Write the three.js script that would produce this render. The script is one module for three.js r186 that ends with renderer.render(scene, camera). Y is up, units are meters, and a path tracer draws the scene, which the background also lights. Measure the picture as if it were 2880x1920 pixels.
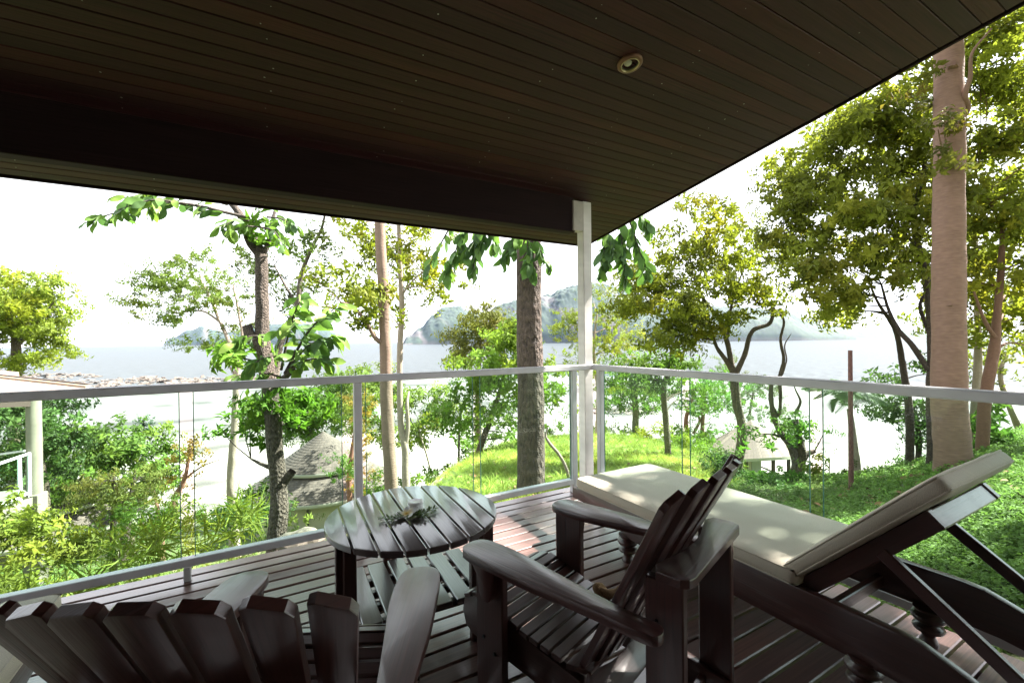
import * as THREE from 'three';
import { mergeGeometries, mergeVertices, toCreasedNormals } from 'three/addons/utils/BufferGeometryUtils.js';
import { ImprovedNoise } from 'three/addons/math/ImprovedNoise.js';
import { RoundedBoxGeometry } from 'three/addons/geometries/RoundedBoxGeometry.js';

// ---------------------------------------------------------------- camera, sky, sun, exposure
const scene = new THREE.Scene();
const EYE = new THREE.Vector3(0, 1.25, 0);
const YAW = 0.5217, PITCH = -0.0051, ROLL = 0.01067, F = 1255.6;          // lens of about 16 mm
const RM = (() => {
  const cy = Math.cos(YAW), sy = Math.sin(YAW), cp = Math.cos(PITCH), sp = Math.sin(PITCH), cr = Math.cos(ROLL), sr = Math.sin(ROLL);
  const ry = new THREE.Matrix4().set(cy, 0, -sy, 0, 0, 1, 0, 0, sy, 0, cy, 0, 0, 0, 0, 1);
  const rx = new THREE.Matrix4().set(1, 0, 0, 0, 0, cp, -sp, 0, 0, sp, cp, 0, 0, 0, 0, 1);
  const rz = new THREE.Matrix4().set(cr, sr, 0, 0, -sr, cr, 0, 0, 0, 0, 1, 0, 0, 0, 0, 1);
  return ry.multiply(rx).multiply(rz);
})();
const camera = new THREE.PerspectiveCamera(THREE.MathUtils.radToDeg(2 * Math.atan(960 / F)), 1024 / 682, 0.05, 30000);
camera.position.copy(EYE);
camera.quaternion.setFromRotationMatrix(RM);
scene.add(camera);

const SUN_DIR = new THREE.Vector3(0.985, 0, 0.16).normalize().multiplyScalar(Math.cos(0.86)).setY(Math.sin(0.86)).normalize();
const EXPOSURE = 10, SKY_LEVEL = 0.25;
const renderer = new THREE.WebGLRenderer({ antialias: true });
renderer.toneMapping = THREE.LinearToneMapping;
renderer.toneMappingExposure = EXPOSURE;
renderer.shadowMap.enabled = true;
renderer.setSize(1024, 682);
{
  const w = 512, h = 256, d = new Float32Array(w * h * 4), v = new THREE.Vector3();
  for (let j = 0; j < h; j++) for (let i = 0; i < w; i++) {
    const el = ((j + 0.5) / h - 0.5) * Math.PI, az = ((i + 0.5) / w - 0.5) * 2 * Math.PI;
    v.set(Math.cos(el) * Math.cos(az), Math.sin(el), Math.cos(el) * Math.sin(az));
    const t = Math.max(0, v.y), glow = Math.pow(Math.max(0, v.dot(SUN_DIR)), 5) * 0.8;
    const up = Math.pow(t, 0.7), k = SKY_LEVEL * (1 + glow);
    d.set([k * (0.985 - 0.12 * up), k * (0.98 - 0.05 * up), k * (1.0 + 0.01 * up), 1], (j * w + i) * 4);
  }
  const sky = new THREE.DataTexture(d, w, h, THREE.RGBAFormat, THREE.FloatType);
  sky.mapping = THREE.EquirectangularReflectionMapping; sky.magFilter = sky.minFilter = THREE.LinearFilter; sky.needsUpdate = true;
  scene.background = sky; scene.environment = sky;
}
const sun = new THREE.DirectionalLight(new THREE.Color(1, 0.95, 0.87), 4.0);
sun.position.copy(SUN_DIR).multiplyScalar(80); sun.castShadow = true; sun.shadow.radius = 1.4;
sun.shadow.mapSize.set(4096, 4096);
Object.assign(sun.shadow.camera, { left: -60, right: 60, top: 60, bottom: -60, near: 1, far: 220 });
scene.add(sun, sun.target);
scene.fog = new THREE.FogExp2(new THREE.Color(0.42, 0.63, 1.0), 0.000026);

// ---------------------------------------------------------------- helpers
const rng = s => { let a = s >>> 0; return () => { a = (a + 0x6D2B79F5) | 0; let t = Math.imul(a ^ (a >>> 15), 1 | a); t = (t + Math.imul(t ^ (t >>> 7), 61 | t)) ^ t; return ((t ^ (t >>> 14)) >>> 0) / 4294967296; }; };
const R = rng(20240611), rr = (a, b) => a + (b - a) * R();
const N3 = new ImprovedNoise(), nz = (x, y, z = 0.37) => N3.noise(x, y, z);
const fbm = (x, y, z = 0.5, o = 4) => { let s = 0, a = 0.5; for (let i = 0; i < o; i++) { s += a * nz(x, y, z + i * 7.3); x *= 2.03; y *= 2.03; a *= 0.5; } return s; };
const V = (x, y, z) => new THREE.Vector3(x, y, z);
// a point of the place: photogrammetry from the photograph (2880 x 1920) with its distance ahead
const P = (px, py, d) => V((px - 1440) / F, -(py - 960) / F, -1).applyMatrix4(RM).multiplyScalar(d).add(EYE);
const names = new Map();
function numbered(n) { const k = names.get(n) || 0; names.set(n, k + 1); return k ? `${n}_${String(k).padStart(3, '0')}` : n; }
function shadow(m) { m.castShadow = m.receiveShadow = true; return m; }
function thing(name, label, category, pos = [0, 0, 0], turn = 0, group) {
  const o = new THREE.Group(); o.name = numbered(name); o.position.set(...pos); o.rotation.y = turn;
  o.userData = { label, category }; if (group) o.userData.group = group; scene.add(o); return o;
}
function part(name, geo, mat, parent, pos, rot) {
  const m = shadow(new THREE.Mesh(geo, mat)); m.name = name;
  if (pos) m.position.set(...pos); if (rot) m.rotation.set(...rot); parent.add(m); return m;
}
function struct(name, geo, mat, parent) {
  const m = shadow(new THREE.Mesh(geo, mat)); m.name = parent ? name : numbered(name);
  if (!parent) { m.userData.kind = 'structure'; scene.add(m); } else parent.add(m); return m;
}
function tex(w, h, fn, srgb = false) {
  const d = new Uint8Array(w * h * 4);
  for (let j = 0; j < h; j++) for (let i = 0; i < w; i++) {
    const c = fn(i / w, j / h), k = (j * w + i) * 4;
    if (typeof c === 'number') d[k] = d[k + 1] = d[k + 2] = Math.max(0, Math.min(255, c * 255)); else for (let q = 0; q < 3; q++) d[k + q] = Math.max(0, Math.min(255, c[q] * 255));
    d[k + 3] = 255;
  }
  const t = new THREE.DataTexture(d, w, h); t.wrapS = t.wrapT = THREE.RepeatWrapping; t.magFilter = THREE.LinearFilter; t.minFilter = THREE.LinearMipmapLinearFilter; t.generateMipmaps = true;
  if (srgb) t.colorSpace = THREE.SRGBColorSpace; t.needsUpdate = true; return t;
}
const rep = (t, x, y) => { const c = t.clone(); c.repeat.set(x, y); c.needsUpdate = true; return c; };
// periodic noise on the unit square
const pn = (u, v, fx, fy, s = 0) => {
  const x = u * fx, y = v * fy, a = nz(x, y, s), b = nz(x - fx, y, s), c = nz(x, y - fy, s), e = nz(x - fx, y - fy, s);
  return (a * (1 - u) + b * u) * (1 - v) + (c * (1 - u) + e * u) * v;
};
const grain = tex(1024, 512, (u, v) => {
  const w = v + 0.012 * pn(u, v, 3, 4, 1);
  return 0.66 + 0.34 * pn(u, w, 3, 42, 2) + 0.22 * pn(u, w, 8, 130, 3) + 0.26 * pn(u, v, 2, 3, 4) - 0.35 * Math.max(0, pn(u, w, 14, 90, 8) - 0.3);
});
const wear = tex(256, 256, (u, v) => 0.55 + 0.5 * pn(u, v, 6, 6, 5) + 0.3 * pn(u, v, 18, 18, 6) + 0.2 * pn(u, v, 50, 50, 7));
const weave = tex(256, 256, (u, v) => 0.6 + 0.22 * Math.sin(u * Math.PI * 2 * 48) * Math.sin(v * Math.PI * 2 * 48) + 0.22 * pn(u, v, 70, 70, 3));
const blotch = tex(256, 256, (u, v) => 0.86 + 0.16 * pn(u, v, 3, 3, 9) + 0.1 * pn(u, v, 9, 9, 10));
const barkRough = tex(256, 512, (u, v) => { const a = pn(u, v, 14, 9, 1), b = pn(u + 0.03 * a, v, 40, 14, 2); return 0.66 + 0.42 * a + 0.72 * b + 0.3 * pn(u, v, 60, 60, 3) - 0.5 * Math.max(0, pn(u + 0.02 * b, v, 22, 7, 6) - 0.2); });
const barkRing = tex(256, 512, (u, v) => 0.76 + 0.2 * pn(u, v, 7, 46, 4) + 0.24 * pn(u, v, 18, 130, 5) + 0.14 * pn(u, v, 5, 6, 6) + 0.16 * pn(u, v, 16, 22, 7) - 0.5 * Math.max(0, pn(u, v, 12, 20, 11) - 0.42) - 0.55 * Math.max(0, pn(u, v, 3, 34, 12) - 0.3) + 0.4 * Math.max(0, pn(u, v, 6, 5, 13) - 0.25));
const ground = tex(512, 512, (u, v) => 0.72 + 0.3 * pn(u, v, 8, 8, 1) + 0.28 * pn(u, v, 30, 30, 2) + 0.25 * pn(u, v, 110, 110, 3));
const shingle = tex(512, 128, (u, v) => { const k = Math.floor(u * 24), n = rng(k * 77 + 5)(); const f = (u * 24) % 1; return (0.62 + 0.4 * n) * (f < 0.06 ? 0.45 : 1) + 0.25 * pn(u, v, 30, 9, 2); });

const std = o => new THREE.MeshStandardMaterial(o), phys = o => new THREE.MeshPhysicalMaterial(o);
const rgb = (r, g, b) => new THREE.Color().setRGB(r, g, b);
const gMap = grain.clone(); gMap.repeat.set(0.9, 3.2);
const woodMat = (r, g, b, rough, o = {}) => phys({ color: rgb(r * 1.45, g * 1.45, b * 1.45), map: gMap, roughness: rough, roughnessMap: null, bumpMap: gMap, bumpScale: 0.0012, ...o });
const deckWood = [[0.165, 0.082, 0.07], [0.125, 0.064, 0.056], [0.19, 0.094, 0.078], [0.15, 0.08, 0.072]].map(c => woodMat(...c, 0.34, { clearcoat: 0.9, clearcoatRoughness: 0.22, ior: 1.75 }));
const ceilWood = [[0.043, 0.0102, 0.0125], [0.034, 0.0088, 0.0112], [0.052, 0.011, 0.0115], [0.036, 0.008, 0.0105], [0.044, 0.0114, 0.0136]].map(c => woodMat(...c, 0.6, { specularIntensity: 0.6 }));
const furn = woodMat(0.055, 0.0155, 0.0125, 0.48, { roughnessMap: rep(blotch, 4, 6), clearcoat: 0.65, clearcoatRoughness: 0.2, ior: 1.6 });
const furnB = woodMat(0.06, 0.019, 0.0155, 0.5, { roughnessMap: rep(blotch, 4, 6), clearcoat: 0.65, clearcoatRoughness: 0.22, ior: 1.6 });
const tableWood = woodMat(0.07, 0.047, 0.046, 0.3, { clearcoat: 1, clearcoatRoughness: 0.14, ior: 1.8 });
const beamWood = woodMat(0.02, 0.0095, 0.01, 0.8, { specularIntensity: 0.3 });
const whitePaint = std({ color: rgb(0.74, 0.73, 0.73), roughness: 0.5, map: rep(blotch, 2, 2) });
const railPaint = std({ color: rgb(0.82, 0.82, 0.85), roughness: 0.4, map: rep(blotch, 2, 2) });
const postPaint = std({ color: rgb(0.95, 0.91, 0.87), roughness: 0.55, map: rep(blotch, 3, 1.2), bumpMap: rep(wear, 3, 1.2), bumpScale: 0.001 });
const glassMat = phys({ color: rgb(0.77, 0.93, 0.87), transmission: 1, thickness: 0, roughness: 0.015, ior: 1.45, specularIntensity: 0.7 });
const glassEdge = phys({ color: rgb(0.12, 0.3, 0.24), roughness: 0.2, transmission: 0.3, thickness: 0 });
const cushion = phys({ color: rgb(0.97, 0.88, 0.71), roughness: 0.7, map: rep(weave, 6, 6), bumpMap: rep(weave, 6, 6), bumpScale: 0.0006, sheen: 0.2, sheenRoughness: 0.6 });
const cushionShaded = phys({ color: rgb(0.62, 0.5, 0.36), roughness: 0.8, map: rep(weave, 6, 6), bumpMap: rep(weave, 6, 6), bumpScale: 0.0006 });  // unused copy of the cushion colour with side shade put into it
const metalDark = std({ color: rgb(0.06, 0.06, 0.06), roughness: 0.4, metalness: 0.7 });

// box with chamfered edges, uv in metres with the grain along its longest side
function cbox(w, h, d, c = 0.004, off = R() * 7) {
  const X = w / 2, Y = h / 2, Z = d / 2; c = Math.min(c, X * 0.6, Y * 0.6, Z * 0.6);
  const pos = [], add = (...p) => { for (const q of p) pos.push(...q); };
  const quad = (a, b, e, f) => add(a, b, e, a, e, f);
  const s3 = [-1, 1];
  const vx = (a, b, e) => [a * X, b * (Y - c), e * (Z - c)], vy = (a, b, e) => [a * (X - c), b * Y, e * (Z - c)], vz = (a, b, e) => [a * (X - c), b * (Y - c), e * Z];
  const tri = []; const face = (...p) => { // orient outward
    const A = V(...p[0]), B = V(...p[1]), C = V(...p[2]), n = B.clone().sub(A).cross(C.clone().sub(A));
    if (n.dot(A.clone().add(B).add(C)) < 0) p.reverse();
    if (p.length === 4) quad(...p); else add(...p);
  };
  for (const s of s3) {
    face(vx(s, -1, -1), vx(s, 1, -1), vx(s, 1, 1), vx(s, -1, 1)); face(vy(-1, s, -1), vy(1, s, -1), vy(1, s, 1), vy(-1, s, 1)); face(vz(-1, -1, s), vz(1, -1, s), vz(1, 1, s), vz(-1, 1, s));
    for (const t of s3) {
      face(vx(s, t, -1), vx(s, t, 1), vy(s, t, 1), vy(s, t, -1)); face(vx(s, -1, t), vx(s, 1, t), vz(s, 1, t), vz(s, -1, t)); face(vy(-1, s, t), vy(1, s, t), vz(1, s, t), vz(-1, s, t));
      for (const u of s3) face(vx(s, t, u), vy(s, t, u), vz(s, t, u));
    }
  }
  const g = new THREE.BufferGeometry(); g.setAttribute('position', new THREE.Float32BufferAttribute(pos, 3)); g.computeVertexNormals();
  return grainUV(g, w >= h && w >= d ? 0 : h >= d ? 1 : 2, off);
}
function grainUV(g, axis, off = R() * 7) {
  if (g.index) g = g.toNonIndexed();
  const p = g.attributes.position, uv = new Float32Array(p.count * 2), A = ['getX', 'getY', 'getZ'], b = A[(axis + 1) % 3], c = A[(axis + 2) % 3];
  for (let i = 0; i < p.count; i++) { uv[2 * i] = p[A[axis]](i) + off; uv[2 * i + 1] = p[b](i) + 0.73 * p[c](i) + off * 1.7; }
  g.setAttribute('uv', new THREE.BufferAttribute(uv, 2)); return g;
}
const moved = (g, x, y, z) => g.translate(x, y, z);
function board(pts, thick, { bevel = 0.004, curve = false, axis = 0, seg = 10 } = {}) {   // a board cut to an outline in its own x-y plane, thickness along z, centred
  const s = new THREE.Shape(); 
  if (curve) { const c = new THREE.SplineCurve(pts.map(p => new THREE.Vector2(...p)).concat([new THREE.Vector2(...pts[0])])); s.setFromPoints(c.getPoints(pts.length * 5).slice(0, -1)); }
  else s.setFromPoints(pts.map(p => new THREE.Vector2(...p)));
  let g = new THREE.ExtrudeGeometry(s, { depth: thick - 2 * bevel, bevelEnabled: bevel > 0, bevelSize: bevel, bevelThickness: bevel, bevelOffset: -bevel, bevelSegments: 2, curveSegments: seg });
  g.translate(0, 0, -(thick - 2 * bevel) / 2);
  return toCreasedNormals(grainUV(g, axis), 0.5);
}
function between(a, b, w, h, c = 0.004) { // a bar from a to b
  const d = b.clone().sub(a), g = cbox(w, h, d.length(), c);
  const m = new THREE.Matrix4().lookAt(V(0, 0, 0), d.clone().negate(), Math.abs(d.y) / d.length() > 0.98 ? V(1, 0, 0) : V(0, 1, 0));
  return g.applyMatrix4(m).translate((a.x + b.x) / 2, (a.y + b.y) / 2, (a.z + b.z) / 2);
}

// ---------------------------------------------------------------- the terrace: deck, wall behind, ceiling
const DECK_L = -4.2, DECK_R = 2.54, DECK_F = -3.022, DECK_B = 1.35;
{
  const deck = struct('deck', mergeGeometries([-3.8, -2.9, -2.0, -1.1, -0.2, 0.7, 1.6, 2.35].map(x => moved(cbox(0.06, 0.14, DECK_B - DECK_F - 0.06), x, -0.102, (DECK_F + DECK_B) / 2))), beamWood);
  const pitch = 0.0945, w = 0.0835;
  const geos = [0, 1, 2, 3, 4, 5].map(i => cbox(DECK_R - DECK_L, 0.028, w, 0.0045, i * 1.37));
  let k = 0;
  for (let z = DECK_F + w / 2; z < DECK_B; z += pitch, k++) {
    const m = part('plank', geos[(k * 5 + (k >> 2)) % 6], deckWood[Math.floor(R() * 4)], deck, [(DECK_L + DECK_R) / 2 + rr(-0.012, 0.012), -0.014 + rr(-0.0015, 0.0005), z + rr(-0.0015, 0.0015)]);
    m.rotation.x = rr(-0.008, 0.008);
  }
}
const CS = 0.1672, CY = z => 2.407 + CS * (z + 2.93), CEIL_R = 3.14, CEIL_L = -5.6, CEIL_F = -3.83, CEIL_B = 1.5;
{
  const ceil = struct('ceiling', (() => {     // the roof over the boards
    const g = cbox(CEIL_R - CEIL_L, 0.1, (CEIL_B - CEIL_F) / Math.cos(Math.atan(CS)), 0.004); g.rotateX(-Math.atan(CS)); return g.translate((CEIL_L + CEIL_R) / 2, CY((CEIL_F + CEIL_B) / 2) + 0.082, (CEIL_F + CEIL_B) / 2);
  })(), beamWood);
  const a = Math.atan(CS), pitch = 0.0805, geos = [0, 1, 2, 3, 4, 5, 6].map(i => cbox(CEIL_R - CEIL_L - 0.02, 0.018, (pitch - 0.0027) / Math.cos(a), 0.0035, i * 2.31));
  let k = 0;
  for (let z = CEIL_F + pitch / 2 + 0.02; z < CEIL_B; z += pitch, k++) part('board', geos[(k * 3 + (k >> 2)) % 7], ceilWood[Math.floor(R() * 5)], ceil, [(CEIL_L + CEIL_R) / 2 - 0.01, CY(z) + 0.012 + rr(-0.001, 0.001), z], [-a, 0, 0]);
  const nails = [], ng = new THREE.CircleGeometry(0.0042, 6); ng.rotateX(Math.PI / 2 - a);
  for (let x = -4.9; x < 3.1; x += 0.62) for (let z = CEIL_F + 0.06; z < 0.6; z += pitch) if (R() < 0.62) { const s = rr(0.5, 1.15), q = ng.clone().scale(s, s, s); const zz = z + rr(-0.012, 0.012); nails.push(q.translate(x + rr(-0.03, 0.03), CY(zz) + 0.0005, zz)); }
  const nm = part('nail', mergeGeometries(nails), std({ color: rgb(0.3, 0.28, 0.26), roughness: 0.6 }), ceil); nm.userData.kind = 'stuff';
  part('fascia', cbox(0.022, 0.15, (CEIL_B - CEIL_F) / Math.cos(a), 0.003).rotateX(-a), beamWood, ceil, [CEIL_R + 0.013, CY((CEIL_F + CEIL_B) / 2) + 0.078, (CEIL_F + CEIL_B) / 2]);
  part('fascia', cbox(CEIL_R - CEIL_L, 0.15, 0.022, 0.003), beamWood, ceil, [(CEIL_L + CEIL_R) / 2, CY(CEIL_F) + 0.07, CEIL_F - 0.012]);
  // the beam that the post carries
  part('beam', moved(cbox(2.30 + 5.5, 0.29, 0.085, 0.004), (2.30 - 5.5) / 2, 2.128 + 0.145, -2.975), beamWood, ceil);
  part('beam_cap', moved(cbox(0.11, 0.245, 0.075, 0.006), 2.325, 2.128 + 0.135, -2.955), std({ color: rgb(0.6, 0.55, 0.5), roughness: 0.7, map: rep(blotch, 4, 4) }), ceil);
}
{ const m = std({ color: rgb(0.3, 0.24, 0.19), roughness: 0.8, map: rep(blotch, 2, 2) }); struct('house_wall', moved(cbox(6.9, 3.4, 0.15), -0.9, 1.5, 1.45), m); struct('house_wall', moved(cbox(0.15, 3.4, 3.0), -4.4, 1.5, -0.1), m); }

{ // recessed lamp, switched off
  const z = -1.64, x = 1.64, a = -Math.atan(CS), t = thing('downlight', 'round recessed downlight with brass rim in the dark plank ceiling', 'ceiling light', [x, CY(z) - 0.001, z]);
  t.rotation.x = a;
  const ring = (pts, m, n) => part(n, new THREE.LatheGeometry(pts.map(p => new THREE.Vector2(...p)), 40), m, t);
  ring([[0.043, 0.03], [0.043, -0.006], [0.047, -0.011], [0.058, -0.009], [0.063, -0.003], [0.063, 0.004]], std({ color: rgb(0.2, 0.1, 0.06), roughness: 0.4, metalness: 0.4 }), 'rim');
  ring([[0.040, -0.004], [0.042, -0.0125], [0.045, -0.0125], [0.0455, -0.007]], std({ color: rgb(0.55, 0.45, 0.26), roughness: 0.3, metalness: 0.6 }), 'ring');
  ring([[0.042, -0.004], [0.034, 0.03], [0.001, 0.034]], std({ color: rgb(0.12, 0.12, 0.1), roughness: 0.35, metalness: 0.5 }), 'reflector');
  part('bulb', new THREE.SphereGeometry(0.022, 20, 14), std({ color: rgb(0.62, 0.62, 0.5), roughness: 0.35 }), t, [-0.006, 0.014, -0.006]);
}
{ // corner post
  const t = thing('corner_post', 'weathered white square post carrying the roof beam at the terrace corner', 'post', [2.43, 0, -2.977]);
  part('shaft', moved(cbox(0.088, CY(-2.98) + 0.3, 0.088, 0.005), 0, (CY(-2.98) - 0.3) / 2 - 0.002, 0), postPaint, t);
}
// ---------------------------------------------------------------- glass railings
const glassPane = (t, w, h, d, pos) => {
  part('glass_pane', moved(new THREE.PlaneGeometry(Math.max(w, d), h).rotateY(w > d ? 0 : Math.PI / 2), ...pos), glassMat, t);
  for (const s of [-1, 1]) part('glass_edge', moved(cbox(w > d ? 0.004 : 0.008, h, w > d ? 0.008 : 0.004, 0.001), pos[0] + (w > d ? s * (w / 2 + 0.002) : 0), pos[1], pos[2] + (w > d ? 0 : s * (d / 2 + 0.002))), glassEdge, t);
};
{
  const z = -2.9, t = thing('front_railing', 'long white railing with clear glass panes along the sea side', 'railing', [0, 0, z]);
  part('top_rail', moved(cbox(6.45, 0.044, 0.062, 0.006), 2.458 - 3.225, 1.012, 0), railPaint, t);
  part('bottom_rail', moved(cbox(6.40, 0.042, 0.05, 0.004), 2.225 - 3.2, 0.094, 0), railPaint, t);
  for (const x of [2.235, 0.548, -1.19]) part('post', moved(cbox(0.046, 0.99, 0.05, 0.004), x, 0.495, 0), railPaint, t);
  for (const x of [1.4, -0.325]) part('foot', moved(cbox(0.032, 0.075, 0.035, 0.003), x, 0.0365, 0.012), railPaint, t);
  for (const [a, b] of [[1.40, 2.205], [0.60, 1.338], [-0.29, 0.452], [-1.15, -0.355], [-2.0, -1.24], [-2.9, -2.05], [-3.8, -2.95]]) glassPane(t, b - a, 0.88, 0, [(a + b) / 2, 0.555, -0.006]);
}
{
  const x = 2.43, t = thing('side_railing', 'white railing with clear glass panes along the garden side', 'railing', [x, 0, 0]);
  part('top_rail', moved(cbox(0.062, 0.044, 4.1, 0.006), 0, 1.012, -2.866 + 2.05), railPaint, t);
  part('bottom_rail', moved(cbox(0.05, 0.042, 3.85, 0.004), 0, 0.094, -2.74 + 1.925), railPaint, t);
  for (const z of [-2.79, -0.3, 0.9]) part('post', moved(cbox(0.05, 0.99, 0.046, 0.004), 0, 0.495, z), railPaint, t);
  for (const z of [-1.96, -1.18]) part('foot', moved(cbox(0.035, 0.075, 0.032, 0.003), -0.012, 0.0365, z), railPaint, t);
  for (const [a, b] of [[-2.75, -1.998], [-1.93, -1.214], [-1.148, -0.36], [-0.24, 0.84]]) glassPane(t, 0, 0.88, b - a, [0.006, 0.555, (a + b) / 2]);
}
// ---------------------------------------------------------------- round slatted table
{
  const t = thing('slatted_table', 'round dark table of parallel slats with a slatted lower shelf', 'table', [0.59, 0, -1.905], -0.045);
  const rad = 0.362, pitch = 0.0815, w = 0.0735;
  for (let i = -4; i <= 4; i++) {
    const x = i * pitch, a = x - w / 2, b = x + w / 2, pts = [], f = q => Math.sqrt(Math.max(0.0004, rad * rad - q * q));
    const lim = q => Math.max(-rad + 0.001, Math.min(rad - 0.001, q));
    for (let k = 0; k <= 8; k++) { const q = lim(a + (b - a) * k / 8); pts.push([q, f(q)]); }
    for (let k = 8; k >= 0; k--) { const q = lim(a + (b - a) * k / 8); pts.push([q, -f(q)]); }
    part('slat', board(pts, 0.026, { axis: 1 }).rotateX(-Math.PI / 2).translate(0, 0.487, 0), tableWood, t, [0, rr(-0.001, 0.001), 0]);
  }
  for (let i = -2; i <= 3; i++) part('shelf_slat', moved(cbox(0.072, 0.02, i === 3 ? 0.40 : 0.46, 0.003), i * 0.091 - 0.035, 0.20, i === 3 ? 0.02 : 0.01), tableWood, t);
  for (const z of [-0.12, -0.02, 0.08, 0.19]) part('shelf_bearer', moved(cbox(0.55, 0.03, 0.03), 0, 0.174, z), furnB, t);
  for (const [x, z, q] of [[-0.283, 0.05, 0], [0.29, 0.1, 0], [0.20, 0.2, 1], [-0.06, -0.285, 1]]) {
    const g = [moved(cbox(q ? 0.035 : 0.05, 0.474, 0.034), x + (q ? 0 : 0.008), 0.237, z + (q ? 0.0 : 0.014)), moved(cbox(0.034, 0.474, 0.04), x + (q ? 0.032 : -0.026), 0.237, z - (q ? 0.02 : 0.016))];
    part('leg', mergeGeometries(g), furnB, t);
  }
  part('apron', moved(board([[-0.26, 0], [0.27, 0], [0.2, -0.07], [-0.16, -0.07]], 0.025), 0, 0.472, 0.065), furnB, t);
  part('apron', moved(board([[-0.26, 0], [0.24, 0], [0.16, -0.06], [-0.2, -0.06]], 0.025).rotateY(Math.PI / 2), -0.0, 0.4715, 0), furnB, t);
}
{ // candle, flower and sprigs on the table
  const y = 0.5005;
  const c = thing('candle_holder', 'small round white lidded pot at the middle of the slatted table', 'candle pot', [0.598, y, -1.905]);
  const glaze = phys({ color: rgb(0.92, 0.91, 0.92), roughness: 0.25, clearcoat: 0.5 });
  part('pot', new THREE.LatheGeometry([[0, 0], [0.026, 0], [0.0305, 0.003], [0.032, 0.012], [0.032, 0.034], [0.0305, 0.036], [0, 0.036]].map(p => new THREE.Vector2(...p)), 40), glaze, c);
  part('lid', new THREE.LatheGeometry([[0, 0.0365], [0.033, 0.0365], [0.0345, 0.04], [0.0335, 0.046], [0.028, 0.048], [0.024, 0.0455], [0.012, 0.0445], [0, 0.0445]].map(p => new THREE.Vector2(...p)), 40), glaze, c);
  const f = thing('frangipani_flower', 'white frangipani flower with yellow heart leaning on the white pot', 'flower', [0.548, y + 0.012, -1.868]);
  f.rotation.set(0.35, 0.2, 0.2); f.scale.setScalar(1.25);
  const petalG = (() => { const g = new THREE.SphereGeometry(1, 12, 8); const p = g.attributes.position, col = [];
    for (let i = 0; i < p.count; i++) { const x = p.getX(i), yy = p.getY(i), z = p.getZ(i); p.setXYZ(i, x * 0.015, (yy * 0.0022) + 0.008 * (x * x) * 0.4 + 0.006 * Math.max(0, z), z * 0.02 + 0.021); const k = Math.min(1, Math.max(0, (z + 1) * 0.75)); col.push(0.93, 0.7 + 0.23 * k, 0.1 + 0.82 * k); }
    g.setAttribute('color', new THREE.Float32BufferAttribute(col, 3)); g.computeVertexNormals(); return g; })();
  const petalM = phys({ color: 0xffffff, vertexColors: true, roughness: 0.7, transmission: 0.2, thickness: 0 });
  for (let i = 0; i < 5; i++) part('petal', petalG, petalM, f, [0, 0, 0], [-0.35, i * Math.PI * 0.4, 0.15]);
  part('heart', new THREE.SphereGeometry(0.004, 10, 8), std({ color: rgb(0.7, 0.45, 0.06), roughness: 0.6 }), f, [0, 0.003, 0]);
  const lf = new THREE.SphereGeometry(1, 6, 4); { const p = lf.attributes.position; for (let i = 0; i < p.count; i++) p.setXYZ(i, p.getX(i) * 0.0055, p.getY(i) * 0.0008 + 0.003 * p.getZ(i) * p.getZ(i), p.getZ(i) * 0.0125 + 0.0125); lf.computeVertexNormals(); }
  const sm = [std({ color: rgb(0.09, 0.16, 0.03), roughness: 0.5 }), std({ color: rgb(0.16, 0.23, 0.05), roughness: 0.5 })];
  const s = thing('leaf_sprig', 'green sprigs of small leaves laid under the white pot and flower', 'leaf sprig', [0.548, y, -1.865]);
  for (const [x, z, a, L] of [[0.02, 0.01, 1.35, 0.085], [0.02, 0.02, 0.75, 0.06], [-0.02, 0.0, -1.7, 0.09], [-0.015, 0.005, -1.35, 0.07], [0.03, 0.0, 1.6, 0.1], [0, 0.01, 0.2, 0.04]]) {
    const dx = Math.sin(a), dz = Math.cos(a);
    part('stem', between(V(x, 0.004, z), V(x + dx * L, 0.006, z + dz * L), 0.0016, 0.0016, 0.0003), sm[0], s);
    const lg = []; for (let k = 0; k < 18; k++) { const q = k / 17, sd = k % 2 ? 1 : -1, sc = rr(0.7, 1.15); lg.push(lf.clone().scale(sc, sc, sc).rotateX(rr(-0.6, 0.1)).rotateY(a + sd * rr(0.5, 1.1)).translate(x + dx * L * q, 0.005 + rr(0, 0.008), z + dz * L * q)); }
    const m = part('leaves', mergeGeometries(lg), sm[k2()], s); m.userData.kind = 'stuff';
  }
  function k2() { return R() < 0.5 ? 0 : 1; }
}
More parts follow.
